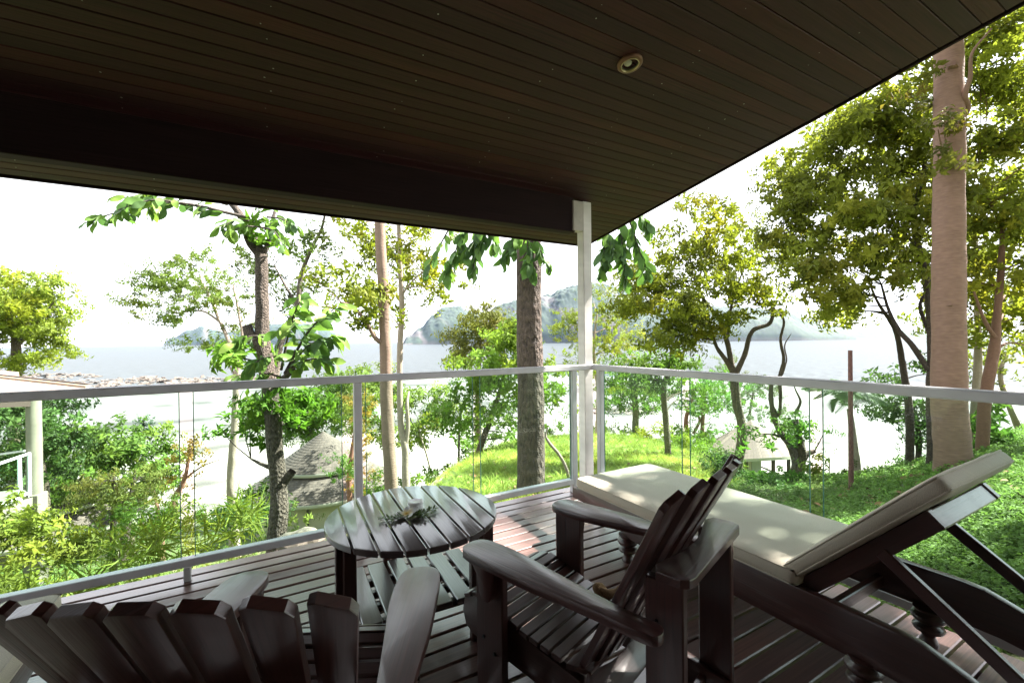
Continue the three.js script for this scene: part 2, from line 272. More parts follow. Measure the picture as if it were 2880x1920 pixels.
// ---------------------------------------------------------------- adirondack armchairs
function armchair(label, pos, turn, wood) {
  const t = thing('garden_armchair', label, 'armchair', pos, turn, null); delete t.userData.group;
  const armPts = [[-0.052, 0.012], [-0.025, -0.012], [0.028, -0.012], [0.058, 0.012], [0.068, 0.09], [0.062, 0.2], [0.04, 0.34], [0.02, 0.48], [0.006, 0.6], [0.002, 0.705], [-0.056, 0.705], [-0.058, 0.56], [-0.062, 0.42], [-0.068, 0.3], [-0.066, 0.16], [-0.062, 0.06]];
  for (const s of [-1, 1]) {
    // seen from above the inner side swells and the outer side stays nearly straight
    const g = board(armPts.map(([x, z]) => [-x * s + s * 0.27, -z]), 0.028, { axis: 1, bevel: 0.0035, curve: true }).rotateX(-Math.PI / 2).translate(0, 0.503, 0);
    part('arm', g, wood, t);
    part('front_leg', moved(cbox(0.032, 0.488, 0.128, 0.004), s * 0.243, 0.244, 0.074), wood, t);
    part('arm_bracket', board([[0.012, 0.488], [0.135, 0.488], [0.125, 0.46], [0.115, 0.38], [0.1, 0.35], [0.075, 0.345], [0.058, 0.37], [0.045, 0.43], [0.02, 0.462]].map(([z, y]) => [z, y]), 0.03, { axis: 1 }).rotateY(-Math.PI / 2).translate(s * 0.275, 0, 0), wood, t);
    part('rear_leg', moved(cbox(0.032, 0.605, 0.105, 0.004), s * 0.207, 0.3025, 0.69), wood, t);
    part('side_rail', board([[-0.05, 0.283], [-0.085, 0.275], [-0.118, 0.245], [-0.126, 0.2], [-0.11, 0.15], [-0.075, 0.128], [0, 0.118], [0.3, 0.085], [0.74, 0.03], [0.74, 0.125], [0.42, 0.185], [0.35, 0.196], [0.2, 0.22], [0.05, 0.262]], 0.03, { axis: 0 }).rotateY(-Math.PI / 2).translate(s * 0.187, 0, 0), wood, t);
    const bolts = [[0.262, 0.2, 0.05], [0.262, 0.16, 0.1], [0.226, 0.49, 0.67], [0.226, 0.12, 0.69]].map(([x, y, z]) => new THREE.CylinderGeometry(0.006, 0.006, 0.006, 12).rotateZ(Math.PI / 2).translate(s * x, y, z));
    for (const b of bolts) part('bolt', b, metalDark, t);
  }
  const sy = z => z < 0 ? 0.292 - 0.03 * Math.pow(z / -0.1, 2) : z < 0.2 ? 0.292 - 0.33 * z + 0.2 * z * z : Math.max(0.2, 0.236 - 0.11 * (z - 0.2));
  for (let k = 0; k < 10; k++) {
    const z = -0.085 + k * 0.046, ang = Math.atan((sy(z + 0.02) - sy(z - 0.02)) / 0.04);
    part('seat_slat', cbox(0.43, 0.018, 0.039, 0.003), wood, t, [0, sy(z) + 0.006, z], [-ang, 0, 0]);
  }
  part('seat_slat', board([[-0.21, -0.03], [0.21, -0.03], [0.18, 0.045], [-0.18, 0.045]], 0.018, { axis: 0 }).rotateX(Math.PI / 2), wood, t, [0, 0.214, 0.395], [0.1, 0, 0]);
  const rec = 0.50;
  for (let i = -3; i <= 3; i++) {
    const L = 0.768 - 0.0042 * i * i, b = 0.0235, w = 0.0372;
    const slope = -i * 0.006;
    const g = board([[-b, 0], [b, 0], [w, L - 0.012 + slope], [w - 0.012, L + slope * 0.6], [-w + 0.012, L - slope * 0.6], [-w, L - 0.012 - slope]], 0.022, { axis: 1, bevel: 0.003 });
    g.rotateZ(-i * 0.048).rotateY(i * 0.04);
    g.rotateX(rec).translate(i * 0.051, 0.205, 0.432 - 0.0035 * i * i);
    part('back_slat', g, wood, t);
  }
  const cross = [[-0.235, 0.02], [-0.2, 0.004], [-0.15, 0.014], [-0.08, 0.03], [0, 0.036], [0.08, 0.03], [0.15, 0.014], [0.2, 0.004], [0.235, 0.02], [0.237, 0.085], [0.222, 0.105], [0.2, 0.112], [-0.2, 0.112], [-0.222, 0.105], [-0.237, 0.085]];
  part('back_rail', board(cross.map(([x, z]) => [x, -z]), 0.026, { axis: 0, bevel: 0.004 }).rotateX(-Math.PI / 2).translate(0, 0.619, 0.655), wood, t);
  part('lower_rail', board(cross.map(([x, z]) => [x * 0.93, -z]), 0.026, { axis: 0, bevel: 0.004 }).rotateX(-Math.PI / 2).rotateX(0.55).translate(0, 0.205, 0.42), wood, t);
  part('stretcher', moved(cbox(0.39, 0.05, 0.024), 0, 0.09, 0.655), wood, t);
  return t;
}
armchair('dark wooden armchair seen from its side between the table and the sun lounger', [0.92, 0, -1.551], 0.3246, furn);
armchair('dark wooden armchair seen from behind, its fanned back slats nearest the camera', [0.22, 0, -1.515], -0.489, furnB);
{ // brown rolled cloth on the right chair's seat
  const t = thing('rolled_cloth', 'brown rolled cloth lying in the corner of the armchair seat', 'cloth', [0.92, 0, -1.551], 0.3246);
  const mat = std({ color: rgb(0.62, 0.38, 0.19), roughness: 0.95, map: rep(weave, 4, 4), bumpMap: rep(weave, 4, 4), bumpScale: 0.002 });
  const roll = (pts, r, name) => {
    const c = new THREE.CatmullRomCurve3(pts.map(p => V(...p))), g = new THREE.TubeGeometry(c, 40, r, 14, false), p = g.attributes.position, n = g.attributes.normal;
    for (let i = 0; i < p.count; i++) { const k = 0.006 * nz(p.getX(i) * 60, p.getY(i) * 50, p.getZ(i) * 30) + 0.003 * Math.sin(60 * p.getX(i) + 90 * p.getY(i)); p.setXYZ(i, p.getX(i) + n.getX(i) * k, p.getY(i) + n.getY(i) * k, p.getZ(i) + n.getZ(i) * k); }
    g.computeVertexNormals(); part(name, g, mat, t);
  };
  roll([[0.14, 0.27, 0.285], [0.15, 0.275, 0.33], [0.155, 0.33, 0.4], [0.155, 0.40, 0.45], [0.15, 0.46, 0.49]], 0.019, 'roll');
  roll([[0.165, 0.262, 0.30], [0.18, 0.265, 0.35], [0.185, 0.32, 0.42], [0.18, 0.39, 0.465], [0.17, 0.45, 0.5]], 0.015, 'fold');
  roll([[0.125, 0.262, 0.29], [0.145, 0.285, 0.268], [0.17, 0.27, 0.275], [0.16, 0.252, 0.30], [0.13, 0.25, 0.305], [0.125, 0.265, 0.285]], 0.016, 'knot');
}
// ---------------------------------------------------------------- sun loungers
function softBox(w, h, l, r) {   // rounded box with enough faces to bulge and crease
  const g = new THREE.BoxGeometry(w, h, l, 26, 8, Math.round(l * 40)), p = g.attributes.position, q = V(0, 0, 0), c = V(0, 0, 0);
  for (let i = 0; i < p.count; i++) { q.fromBufferAttribute(p, i); c.set(Math.max(-w / 2 + r, Math.min(w / 2 - r, q.x)), Math.max(-h / 2 + r, Math.min(h / 2 - r, q.y)), Math.max(-l / 2 + r, Math.min(l / 2 - r, q.z))); q.sub(c); if (q.lengthSq() > 1e-12) q.normalize().multiplyScalar(r); q.add(c); p.setXYZ(i, q.x, q.y, q.z); }
  g.deleteAttribute('uv'); g.deleteAttribute('normal'); return mergeVertices(g, 1e-5);
}
function pad(w, h, l, r = 0.02) {   // stuffed cushion, softly bulging
  const g = softBox(w, h, l, r), p = g.attributes.position;
  for (let i = 0; i < p.count; i++) {
    const x = p.getX(i) / (w / 2), y = p.getY(i) / (h / 2), z = p.getZ(i) / (l / 2), m = Math.max(0, 1 - x * x) * Math.max(0, 1 - z * z);
    p.setY(i, p.getY(i) + (y > 0 ? 1 : -1) * 0.006 * m + 0.0035 * nz(p.getX(i) * 9, p.getZ(i) * 6, l * 5));
    p.setX(i, p.getX(i) + x * 0.004 * Math.max(0, 1 - y * y)); p.setZ(i, p.getZ(i) + z * 0.004 * Math.max(0, 1 - y * y));
  }
  g.computeVertexNormals();
  return grainUV(g, 2);
}
function piping(w, l) {   // corded seam round a cushion
  const X = w / 2 + 0.004, Z = l / 2 + 0.004, r = 0.018, pts = [];
  for (const [sx, sz, a0] of [[1, 1, 0], [-1, 1, 1], [-1, -1, 2], [1, -1, 3]]) for (let k = 0; k <= 4; k++) { const a = (a0 + k / 4) * Math.PI / 2; pts.push(V(sx * (X - r) + r * Math.cos(a), 0, sz * (Z - r) + r * Math.sin(a))); }
  return new THREE.TubeGeometry(new THREE.CatmullRomCurve3(pts, true, 'catmullrom', 0.1), 120, 0.0038, 6, true);
}
function lounger(label, pos, sx = 1) {
  const t = thing('sun_lounger', label, 'sun lounger', pos);
  const rail = [[-0.02, 0.292], [0.06, 0.302], [1.66, 0.302], [1.72, 0.296], [1.82, 0.26], [1.95, 0.2], [2.06, 0.16], [2.16, 0.15], [2.16, 0.105], [2.0, 0.105], [1.88, 0.118], [1.76, 0.138], [1.62, 0.142], [0.62, 0.142], [0.5, 0.146], [0.4, 0.172], [0.28, 0.205], [0.14, 0.222], [-0.02, 0.228]];
  for (const s of [-1, 1]) part('side_rail', board(rail, 0.034, { axis: 0, bevel: 0.004 }).rotateY(-Math.PI / 2).translate(s * 0.29, 0, 0), furn, t);
  part('end_rail', moved(cbox(0.545, 0.06, 0.03), 0, 0.262, 0.0), furn, t);
  part('cross_rail', moved(cbox(0.545, 0.05, 0.03), 0, 0.19, 1.4), furn, t);
  for (let k = 0; k < 13; k++) part('bed_slat', cbox(0.545, 0.014, 0.06, 0.003), furn, t, [0, 0.292, 0.07 + k * 0.097]);
  const prof = [[0.03, 0], [0.034, 0.01], [0.03, 0.03], [0.022, 0.05], [0.03, 0.07], [0.05, 0.085], [0.055, 0.098], [0.05, 0.112], [0.034, 0.122], [0.036, 0.128], [0.052, 0.14], [0.06, 0.158], [0.056, 0.175], [0.044, 0.188], [0.044, 0.196], [0.052, 0.2], [0.052, 0.212], [0.0, 0.212]].map(([r, y]) => new THREE.Vector2(r * 0.95, y * 0.72));
  const legG = new THREE.LatheGeometry(prof, 28); grainUV(legG, 1);
  for (const [s, z] of [[-1, 0.44], [1, 0.44], [-1, 1.56], [1, 1.56]]) part('leg', legG, furn, t, [s * 0.275, 0, z]);
  const hz = 1.335, hy = 0.309, ang = 0.80;                    // the raised back
  const onBack = (g, u, v) => { g.rotateX(-ang); return g.translate(0, hy + u * Math.sin(ang) + v * Math.cos(ang), hz + u * Math.cos(ang) - v * Math.sin(ang)); };
  for (const s of [-1, 1]) part('back_frame', onBack(moved(cbox(0.034, 0.062, 0.57), s * 0.25, 0, 0), 0.27, -0.034), furn, t);
  part('back_frame_end', onBack(moved(cbox(0.466, 0.06, 0.03), 0, 0, 0), 0.535, -0.036), furn, t);
  for (let k = 0; k < 6; k++) part('back_slat', onBack(cbox(0.466, 0.012, 0.06, 0.003), 0.05 + k * 0.085, -0.012), furn, t);
  for (const s of [-1, 1]) part('prop', between(V(s * 0.262, hy + 0.36 * Math.sin(ang) - 0.04, hz + 0.36 * Math.cos(ang) + 0.02), V(s * 0.262, 0.155, 2.1), 0.024, 0.042), furn, t);
  part('prop_bar', moved(cbox(0.56, 0.026, 0.026), 0, 0.168, 2.09), furn, t);
  part('seat_cushion', pad(0.645, 0.07, 1.32), cushion, t, [0, 0.338, 0.70]);
  for (const y of [0.026, -0.026]) part('piping', piping(0.635, 1.31), cushion, t, [0, 0.338 + y, 0.70]);
  for (const v of [0.054, 0.010]) part('piping', onBack(piping(0.615, 0.65), 0.335, v), cushion, t);
  part('back_cushion', onBack(pad(0.625, 0.062, 0.66), 0.335, 0.032), cushion, t);
  return t;
}
lounger('dark wooden sun lounger with cream cushion and raised back beside the side railing', [2.07, 0, -2.285]);
lounger('sun lounger with cream cushion partly in frame behind the armchair with fanned back', [-0.93, 0, -2.215]);

// ---------------------------------------------------------------- terrain, beach, sea, islands
const SEA = -14.3;
const azOf = (x, z) => Math.atan2(x, -z) - YAW, azPx = px => Math.atan((px - 1440) / F);
const CTRL = [];
{
  const col = (px, ...dy) => { for (const [d, y] of dy) { const p = P(px, 960, d); CTRL.push([azOf(p.x, p.z) * 2.6, Math.log(Math.hypot(p.x, p.z)), y]); } };
  col(-2200, [3, -1.6], [10, -3.5], [30, -10], [60, -14]);
  col(-600, [4, -1.6], [8, -3.4], [16, -7], [30, -11.5], [60, -14]);
  col(100, [3, -1.3], [5, -1.9], [8, -3.2], [14, -6], [21, -9], [30, -11.3], [42, -13.6], [80, -14]);
  col(500, [3, -1.2], [4.5, -1.5], [7, -2.8], [12, -5.2], [20, -8.6], [30, -11.6], [42, -13.8], [80, -14]);
  col(900, [3, -1.2], [5, -1.7], [8, -3.1], [15, -6.1], [22, -8.3], [28, -9.4], [36, -12.3], [50, -13.9], [80, -14]);
  col(1230, [4, -1.2], [9, -2.3], [14, -3.1], [20, -6.2], [30, -10.5], [45, -13.7], [80, -14]);
  col(1323, [18, -3.5], [23, -6], [35, -10.6], [55, -14]);
  col(1443, [24, -4.3], [29, -6.5], [40, -11], [60, -14]);
  col(1500, [4, -1.2], [8.5, -1.7], [15, -2.75], [24, -4.3], [29, -5.9], [40, -10.6], [60, -13.9], [90, -14]);
  col(1650, [4, -1.1], [10, -1.8], [18, -3.2], [28, -5.0], [33, -6.8], [45, -11], [70, -14]);
  col(1850, [4, -1.1], [10, -1.9], [20, -3.65], [26, -4.85], [32, -7], [45, -11.2], [70, -14]);
  col(2000, [5, -1.2], [10, -2.1], [16, -3.2], [20, -4.1], [25, -6], [40, -10.8], [65, -14]);
  col(2120, [5, -1.2], [10, -2.15], [14, -3.2], [19, -5.2], [24, -6.3], [35, -10.6], [60, -14]);
  col(2300, [5, -1.15], [9, -1.9], [13, -2.9], [19, -5.6], [32, -11], [50, -14]);
  col(2500, [4, -0.9], [8, -1.55], [12, -2.45], [16, -4.4], [28, -10.6], [45, -14]);
  col(2680, [3.5, -0.75], [7.5, -1.05], [11, -1.75], [15, -3.4], [28, -9.6], [50, -14]);
  col(2880, [3.5, -0.5], [7, -0.75], [11, -1.2], [16, -2.2], [30, -7.5], [60, -14]);
  col(3500, [4, -0.3], [8, -0.1], [15, 0.2], [30, -2], [60, -9]);
  col(7000, [4, -0.3], [10, 0.5], [30, 1], [70, -6]);
  for (const a of [-2.2, -2.9, 2.2, 2.9]) for (const d of [4, 12, 40]) CTRL.push([a * 2.6, Math.log(d), d > 30 ? -1 : -0.9]);
}
const RBF = (() => {   // thin plate through the control heights
  const n = CTRL.length, m = n + 3, A = Array.from({ length: m }, () => new Float64Array(m + 1)), k = r2 => r2 < 1e-9 ? 0 : 0.5 * r2 * Math.log(r2);
  for (let i = 0; i < n; i++) {
    for (let j = 0; j < n; j++) A[i][j] = k((CTRL[i][0] - CTRL[j][0]) ** 2 + (CTRL[i][1] - CTRL[j][1]) ** 2);
    A[i][i] += 0.02; A[i][n] = A[n][i] = 1; A[i][n + 1] = A[n + 1][i] = CTRL[i][0]; A[i][n + 2] = A[n + 2][i] = CTRL[i][1]; A[i][m] = CTRL[i][2];
  }
  for (let c = 0; c < m; c++) {
    let b = c; for (let r = c + 1; r < m; r++) if (Math.abs(A[r][c]) > Math.abs(A[b][c])) b = r;
    [A[c], A[b]] = [A[b], A[c]];
    for (let r = 0; r < m; r++) if (r !== c && A[r][c]) { const f = A[r][c] / A[c][c]; for (let q = c; q <= m; q++) A[r][q] -= f * A[c][q]; }
  }
  const w = A.map((r, i) => r[m] / r[i]);
  return (u, v) => { let s = w[n] + w[n + 1] * u + w[n + 2] * v; for (let i = 0; i < n; i++) s += w[i] * k((u - CTRL[i][0]) ** 2 + (v - CTRL[i][1]) ** 2); return s; };
})();
function height(x, z) {
  const d = Math.hypot(x, z), a = azOf(x, z), flat = -13.85 - Math.max(0, Math.min(1, (d - 60) / 230)) * 0.8 - Math.max(0, d - 290) * 0.02;
  let y = RBF(a * 2.6, Math.log(Math.max(2.2, Math.min(d, 95))));
  y += (0.05 + Math.min(0.25, d * 0.006)) * fbm(x * 0.35, z * 0.35, 3.1, 3);
  const t = Math.max(0, Math.min(1, (d - 45) / 40)), away = Math.abs(((a + Math.PI * 3) % (2 * Math.PI)) - Math.PI);
  if (away < 1.15) y = y * (1 - t) + Math.min(y, flat) * t;
  y = Math.max(y, flat + 0.12 * fbm(x * 0.06, z * 0.06, 9.1, 3));
  return Math.min(y, 2);
}
const grassAt = (x, z, y) => y > -12.6;
{
  const RINGS = 150, SEG = 300, pos = [], col = [], uv = [], idx = [];
  const sand = rgb(0.3, 0.265, 0.235), wet = rgb(0.15, 0.142, 0.135), lawn = rgb(0.17, 0.25, 0.035), soil = rgb(0.10, 0.12, 0.04), c = new THREE.Color();
  for (let j = 0; j <= RINGS; j++) {
    const d = 1.2 * Math.pow(620 / 1.2, j / RINGS);
    for (let i = 0; i <= SEG; i++) {
      const f = i / SEG * 2 - 1, a = YAW + Math.PI * (0.55 * f + 0.45 * f * f * f), x = Math.sin(a) * d, z = -Math.cos(a) * d;
      let y = height(x, z);
      if (d < 5.5 && x > -4.6 && x < 3 && z > -3.4) y = Math.min(y, -0.6);
      pos.push(x, y, z); uv.push(x * 0.35, z * 0.35);
      const n = fbm(x * 0.2, z * 0.2, 1.7, 4), px = 1440 + F * Math.tan(Math.max(-1.2, Math.min(1.2, a - YAW)));
      const onLawn = Math.max(0, Math.min(1, (px - 1170 - (d < 12 ? -200 : 0)) / 120)) * Math.max(0, Math.min(1, (2060 - px) / 90)) * Math.max(0, Math.min(1, (31 - d) / 4));
      c.copy(soil).lerp(lawn, onLawn);
      const s = Math.max(0, Math.min(1, (-12.3 - y + n * 1.6) / 0.8));
      c.lerp(sand, s); if (d > 55) c.lerp(wet, Math.max(0, Math.min(1, (d - 55) / 40 + 0.9 * fbm(x * 0.035, z * 0.035, 5, 4))));
      c.multiplyScalar(1 + 0.35 * n * (1 - 0.7 * s));
      const run = fbm(x * 0.018 + 3, z * 0.075, 8.3, 4) + 0.5 * fbm(x * 0.2, z * 0.2, 2.9, 3); if (s > 0.9) c.multiplyScalar(1 - 0.72 * Math.max(0, Math.min(1, (run - 0.05) * 5)));
      col.push(c.r, c.g, c.b);
    }
  }
  for (let j = 0; j < RINGS; j++) for (let i = 0; i < SEG; i++) { const a = j * (SEG + 1) + i, b = a + SEG + 1; idx.push(a, a + 1, b, a + 1, b + 1, b); }
  const g = new THREE.BufferGeometry();
  g.setAttribute('position', new THREE.Float32BufferAttribute(pos, 3)); g.setAttribute('color', new THREE.Float32BufferAttribute(col, 3)); g.setAttribute('uv', new THREE.Float32BufferAttribute(uv, 2)); g.setIndex(idx); g.computeVertexNormals();
  struct('hillside_and_beach', g, std({ color: 0xffffff, vertexColors: true, map: ground, roughness: 0.95, bumpMap: ground, bumpScale: 0.03 }));
}
{
  const g = new THREE.RingGeometry(60, 3300, 160, 60); g.rotateX(-Math.PI / 2);
  const p = g.attributes.position, uv = g.attributes.uv; for (let i = 0; i < p.count; i++) { uv.setXY(i, p.getX(i) / 24, p.getZ(i) / 24); }
  g.translate(0, SEA, 0);
  const waves = tex(512, 512, (u, v) => 0.5 + 0.35 * pn(u, v, 9, 14, 1) + 0.25 * pn(u, v, 24, 40, 2) + 0.18 * pn(u, v, 70, 90, 3));
  struct('sea', g, phys({ color: rgb(0.088, 0.103, 0.110), map: rep(waves, 0.5, 0.5), specularIntensity: 0.12, roughness: 0.4, bumpMap: waves, bumpScale: 0.05, ior: 1.34 }));
}
// limestone islands and the wooded headland across the bay
{
  const island = (label, name, depth, ridge, thick, seed, cliff) => {
    const n = Math.max(60, Math.round((ridge[ridge.length - 1][0] - ridge[0][0]) / 2.6)), M = 64, pos = [], col = [], idx = [], x0 = ridge[0][0], x1 = ridge[ridge.length - 1][0];
    const green = rgb(0.011, 0.023, 0.02), light = rgb(0.022, 0.04, 0.026), rock = rgb(0.07, 0.064, 0.066), c = new THREE.Color();
    const top = px => { for (let k = 1; k < ridge.length; k++) if (px <= ridge[k][0]) { const [a, ya] = ridge[k - 1], [b, yb] = ridge[k], t = (px - a) / (b - a), s = t * t * (3 - 2 * t); return ya + (yb - ya) * s; } return ridge[ridge.length - 1][1]; };
    for (let i = 0; i <= n; i++) for (let j = 0; j <= M; j++) {
      const px = x0 + (x1 - x0) * i / n, q = j / M, prof = Math.sin(Math.PI * q) ** 0.62;
      const b = P(px, 960, depth + (q - 0.32) * thick), hTop = P(px, top(px), depth).y - SEA;
      const nn = fbm(b.x * 0.006, b.z * 0.006, seed, 5), lump = Math.abs(fbm(b.x * 0.03, b.z * 0.03, seed + 3, 3));
      const e = Math.min(1, i / 4, (n - i) / 4);
      const y = SEA - 2 + e * (hTop * prof * (0.9 + 0.25 * nn) + hTop * 0.10 * lump * prof + (5 * fbm(b.x * 0.09, b.z * 0.09, seed + 5, 2) + 10 * Math.abs(fbm(b.x * 0.05 + 40, b.z * 0.05, seed + 15, 2))) * prof);
      pos.push(b.x, y, b.z);
      c.copy(green).lerp(light, Math.max(0, Math.min(1, 0.5 + 2.2 * fbm(b.x * 0.045, y * 0.06 + b.z * 0.03, seed + 7, 4))));
      const cl = Math.max(0, Math.min(1, (fbm(b.x * 0.014, y * 0.012 + b.z * 0.005, seed + 11, 4) - cliff) * 9)) * (q < 0.4 ? 1 : 0) + (y < SEA + 5 ? 0.8 : 0);
      c.lerp(rock, Math.min(1, cl)); col.push(c.r, c.g, c.b);
    }
    for (let i = 0; i < n; i++) for (let j = 0; j < M; j++) { const a = i * (M + 1) + j, b = a + M + 1; idx.push(a, a + 1, b, a + 1, b + 1, b); }
    const g = new THREE.BufferGeometry(); g.setAttribute('position', new THREE.Float32BufferAttribute(pos, 3)); g.setAttribute('color', new THREE.Float32BufferAttribute(col, 3)); g.setIndex(idx); g.computeVertexNormals();
    struct(name, g, std({ color: 0xffffff, vertexColors: true, roughness: 0.95 }));
  };
  island('', 'island', 2600, [[455, 962], [485, 948], [530, 925], [566, 912], [600, 925], [640, 930], [700, 915], [760, 905], [830, 900], [900, 915], [950, 935], [985, 960]], 500, 2, 0.12);
  island('', 'headland', 1750, [[1128, 962], [1150, 940], [1180, 915], [1215, 880], [1245, 858], [1290, 850], [1330, 866], [1360, 872], [1400, 845], [1450, 832], [1500, 830], [1540, 812], [1580, 780], [1640, 776], [1700, 772], [1760, 800], [1820, 830], [1900, 840], [2050, 850], [2200, 860], [2330, 905], [2460, 925], [2700, 930], [2900, 958]], 620, 5, 0.13);
}
// rocks along the tide line
{
  const rockG = i => { const g = new THREE.IcosahedronGeometry(1, 1), p = g.attributes.position; for (let k = 0; k < p.count; k++) { const s = 1 + 0.6 * nz(p.getX(k) * 1.3 + i * 9, p.getY(k) * 1.3, p.getZ(k) * 1.3); p.setXYZ(k, p.getX(k) * s, p.getY(k) * s * 0.55, p.getZ(k) * s); } g.computeVertexNormals(); return g; };
  const n = 1100, im = shadow(new THREE.InstancedMesh(rockG(1), std({ color: 0xffffff, roughness: 0.95, map: wear }), n)), m = new THREE.Matrix4(), q = new THREE.Quaternion(), e = new THREE.Euler();
  for (let i = 0; i < n; i++) {
    let px, py; if (R() < 0.75) { px = rr(60, 720); py = 1076 + rr(-12, 13) * (0.5 + 0.5 * R()) + (px < 330 ? 6 : 0); if (px < 280 && R() < .4) py = 1060 + rr(-5, 8); } else { px = rr(1650, 1850); py = rr(1152, 1172); }
    const d = -1256 * (SEA + 0.3 - 1.25) / (py - 960 - (1440 - px) * 0.0107), b = P(px, 960, d), s = rr(0.15, 0.8) * d / 180 * (R() < 0.12 ? 1.8 : 1);
    m.compose(V(b.x, Math.max(SEA, height(b.x, b.z)) + s * 0.1, b.z), q.setFromEuler(e.set(rr(-0.3, 0.3), rr(0, 6), rr(-0.3, 0.3))), V(s * rr(1, 2.2), s * rr(0.4, 0.9), s));
    im.setMatrixAt(i, m); const k = rr(0.6, 1.3); im.setColorAt(i, rgb(0.17 * k, 0.14 * k, 0.115 * k));
  }
  im.name = 'tide_line_rocks'; im.userData = { kind: 'stuff', label: 'brown rocks scattered along the water line of the beach', category: 'rocks' }; scene.add(im);
}
// pale sandy path down the lawn
{
  const pts = [[1330, 1268, 19.5], [1290, 1300, 17.5], [1255, 1330, 15.5], [1215, 1362, 13.6], [1150, 1400, 11.5], [1060, 1470, 9.5]].map(a => P(a[0], 960, a[2])), pos = [], idx = [], uv = [];
  const c = new THREE.CatmullRomCurve3(pts), n = 60;
  for (let i = 0; i <= n; i++) { const p = c.getPoint(i / n), t = c.getTangent(i / n), s = V(t.z, 0, -t.x).normalize(); for (let k = -2; k <= 2; k++) { const x = p.x + s.x * k * 0.26, z = p.z + s.z * k * 0.26; pos.push(x, height(x, z) + 0.07 - 0.02 * Math.abs(k), z); uv.push(x * 0.5, z * 0.5); } }
  for (let i = 0; i < n; i++) for (let k = 0; k < 4; k++) { const a = i * 5 + k, b = a + 5; idx.push(a, b, a + 1, a + 1, b, b + 1); }
  const g = new THREE.BufferGeometry(); g.setAttribute('position', new THREE.Float32BufferAttribute(pos, 3)); g.setAttribute('uv', new THREE.Float32BufferAttribute(uv, 2)); g.setIndex(idx); g.computeVertexNormals();
  struct('path', g, std({ color: rgb(0.5, 0.4, 0.33), map: ground, roughness: 0.95 }));
}
// ---------------------------------------------------------------- round bungalows with two-tiered shingle roofs, garden hut, neighbour villa
const roofMat = std({ color: rgb(0.09, 0.07, 0.058), map: rep(shingle, 4, 1), roughness: 0.9 });
const trimMat = std({ color: rgb(0.4, 0.39, 0.32), roughness: 0.7, map: rep(blotch, 4, 4) });
const creamWall = std({ color: rgb(0.46, 0.43, 0.30), roughness: 0.85, map: rep(blotch, 3, 2) });
const darkWood = std({ color: rgb(0.045, 0.03, 0.022), roughness: 0.7 });
const paneDark = phys({ color: rgb(0.03, 0.04, 0.045), roughness: 0.08 });
function stepped(rTop, yTop, rBot, yBot, rows, parent, name) {   // each course of shingles overlaps the next
  for (let k = 0; k < rows; k++) {
    const a = k / rows, b = (k + 1) / rows, r0 = rTop + (rBot - rTop) * a, r1 = rTop + (rBot - rTop) * b, y0 = yTop + (yBot - yTop) * a, y1 = yTop + (yBot - yTop) * b;
    const g = new THREE.LatheGeometry([[Math.max(0.001, r0 - 0.02), y0 + 0.01], [r1, y1 + 0.02], [r1, y1 - 0.025], [Math.max(0.001, r0 - 0.05), y0 - 0.045]].map(p => new THREE.Vector2(...p)), 44, k * 0.37);
    part(name, g, roofMat, parent);
  }
}
function bungalow(label, px, d, o) {
  const b = P(px, 960, d), t = thing('round_bungalow', label, 'bungalow', [b.x, o.base, b.z], o.turn || 0), B = o.base;
  const roof = part('roof', new THREE.LatheGeometry([[0, o.apex - B - 0.15], [o.r1 - 0.1, o.rim - B - 0.04], [o.r1 - 0.25, o.rim - B - 0.12], [o.r2 - 0.12, o.eave - B - 0.05], [o.r2 - 0.4, o.eave - B - 0.2]].map(p => new THREE.Vector2(...p)), 44), darkWood, t);
  stepped(0, o.apex - B, o.r1, o.rim - B + 0.06, 17, roof, 'shingle_course');
  part('fascia', new THREE.LatheGeometry([[o.r1 - 0.02, 0.09], [o.r1 + 0.03, 0.09], [o.r1 + 0.03, -0.08], [o.r1 - 0.06, -0.08]].map(([r, y]) => new THREE.Vector2(r, y + o.rim - B - 0.03)), 44), trimMat, roof);
  stepped(o.r1 - 0.18, o.rim - B - 0.14, o.r2, o.eave - B + 0.06, 11, roof, 'shingle_course');
  part('fascia', new THREE.LatheGeometry([[o.r2 - 0.02, 0.09], [o.r2 + 0.03, 0.09], [o.r2 + 0.03, -0.09], [o.r2 - 0.06, -0.09]].map(([r, y]) => new THREE.Vector2(r, y + o.eave - B - 0.02)), 44), trimMat, roof);
  const rw = o.wallR || o.r2 - 0.35, h = o.eave - B - 0.05;
  part('wall', new THREE.LatheGeometry([[rw, -1.5], [rw, h], [rw - 0.2, h], [rw - 0.2, -1.5]].map(p => new THREE.Vector2(...p)), 44), creamWall, t);
  for (const a of o.pipes || []) part('drainpipe', new THREE.CylinderGeometry(0.05, 0.05, h + 1, 12).translate(Math.sin(a) * (rw + 0.08), (h - 1) / 2, Math.cos(a) * (rw + 0.08)), metalDark, t);
  for (const a of o.windows || []) {
    const w = part('window', moved(cbox(0.75, 1.0, 0.08), 0, 0, 0), darkWood, t, [Math.sin(a) * (rw + 0.02), h - 1.0, Math.cos(a) * (rw + 0.02)], [0, a, 0]);
    part('pane', moved(cbox(0.6, 0.85, 0.03), 0, 0, 0.035), paneDark, w);
  }
}
const facing = (px, off) => { const p = P(px, 960, 10); return Math.atan2(-p.x, -p.z) + off; };
bungalow('round cream bungalow with two-tiered shingle roof behind the gnarled tree', 905, 26, { base: -9.2, apex: -4.0, rim: -5.85, eave: -7.0, r1: 2.5, r2: 3.9, wallR: 3.45, pipes: [facing(905, -0.22)], windows: [facing(905, -0.75)] });
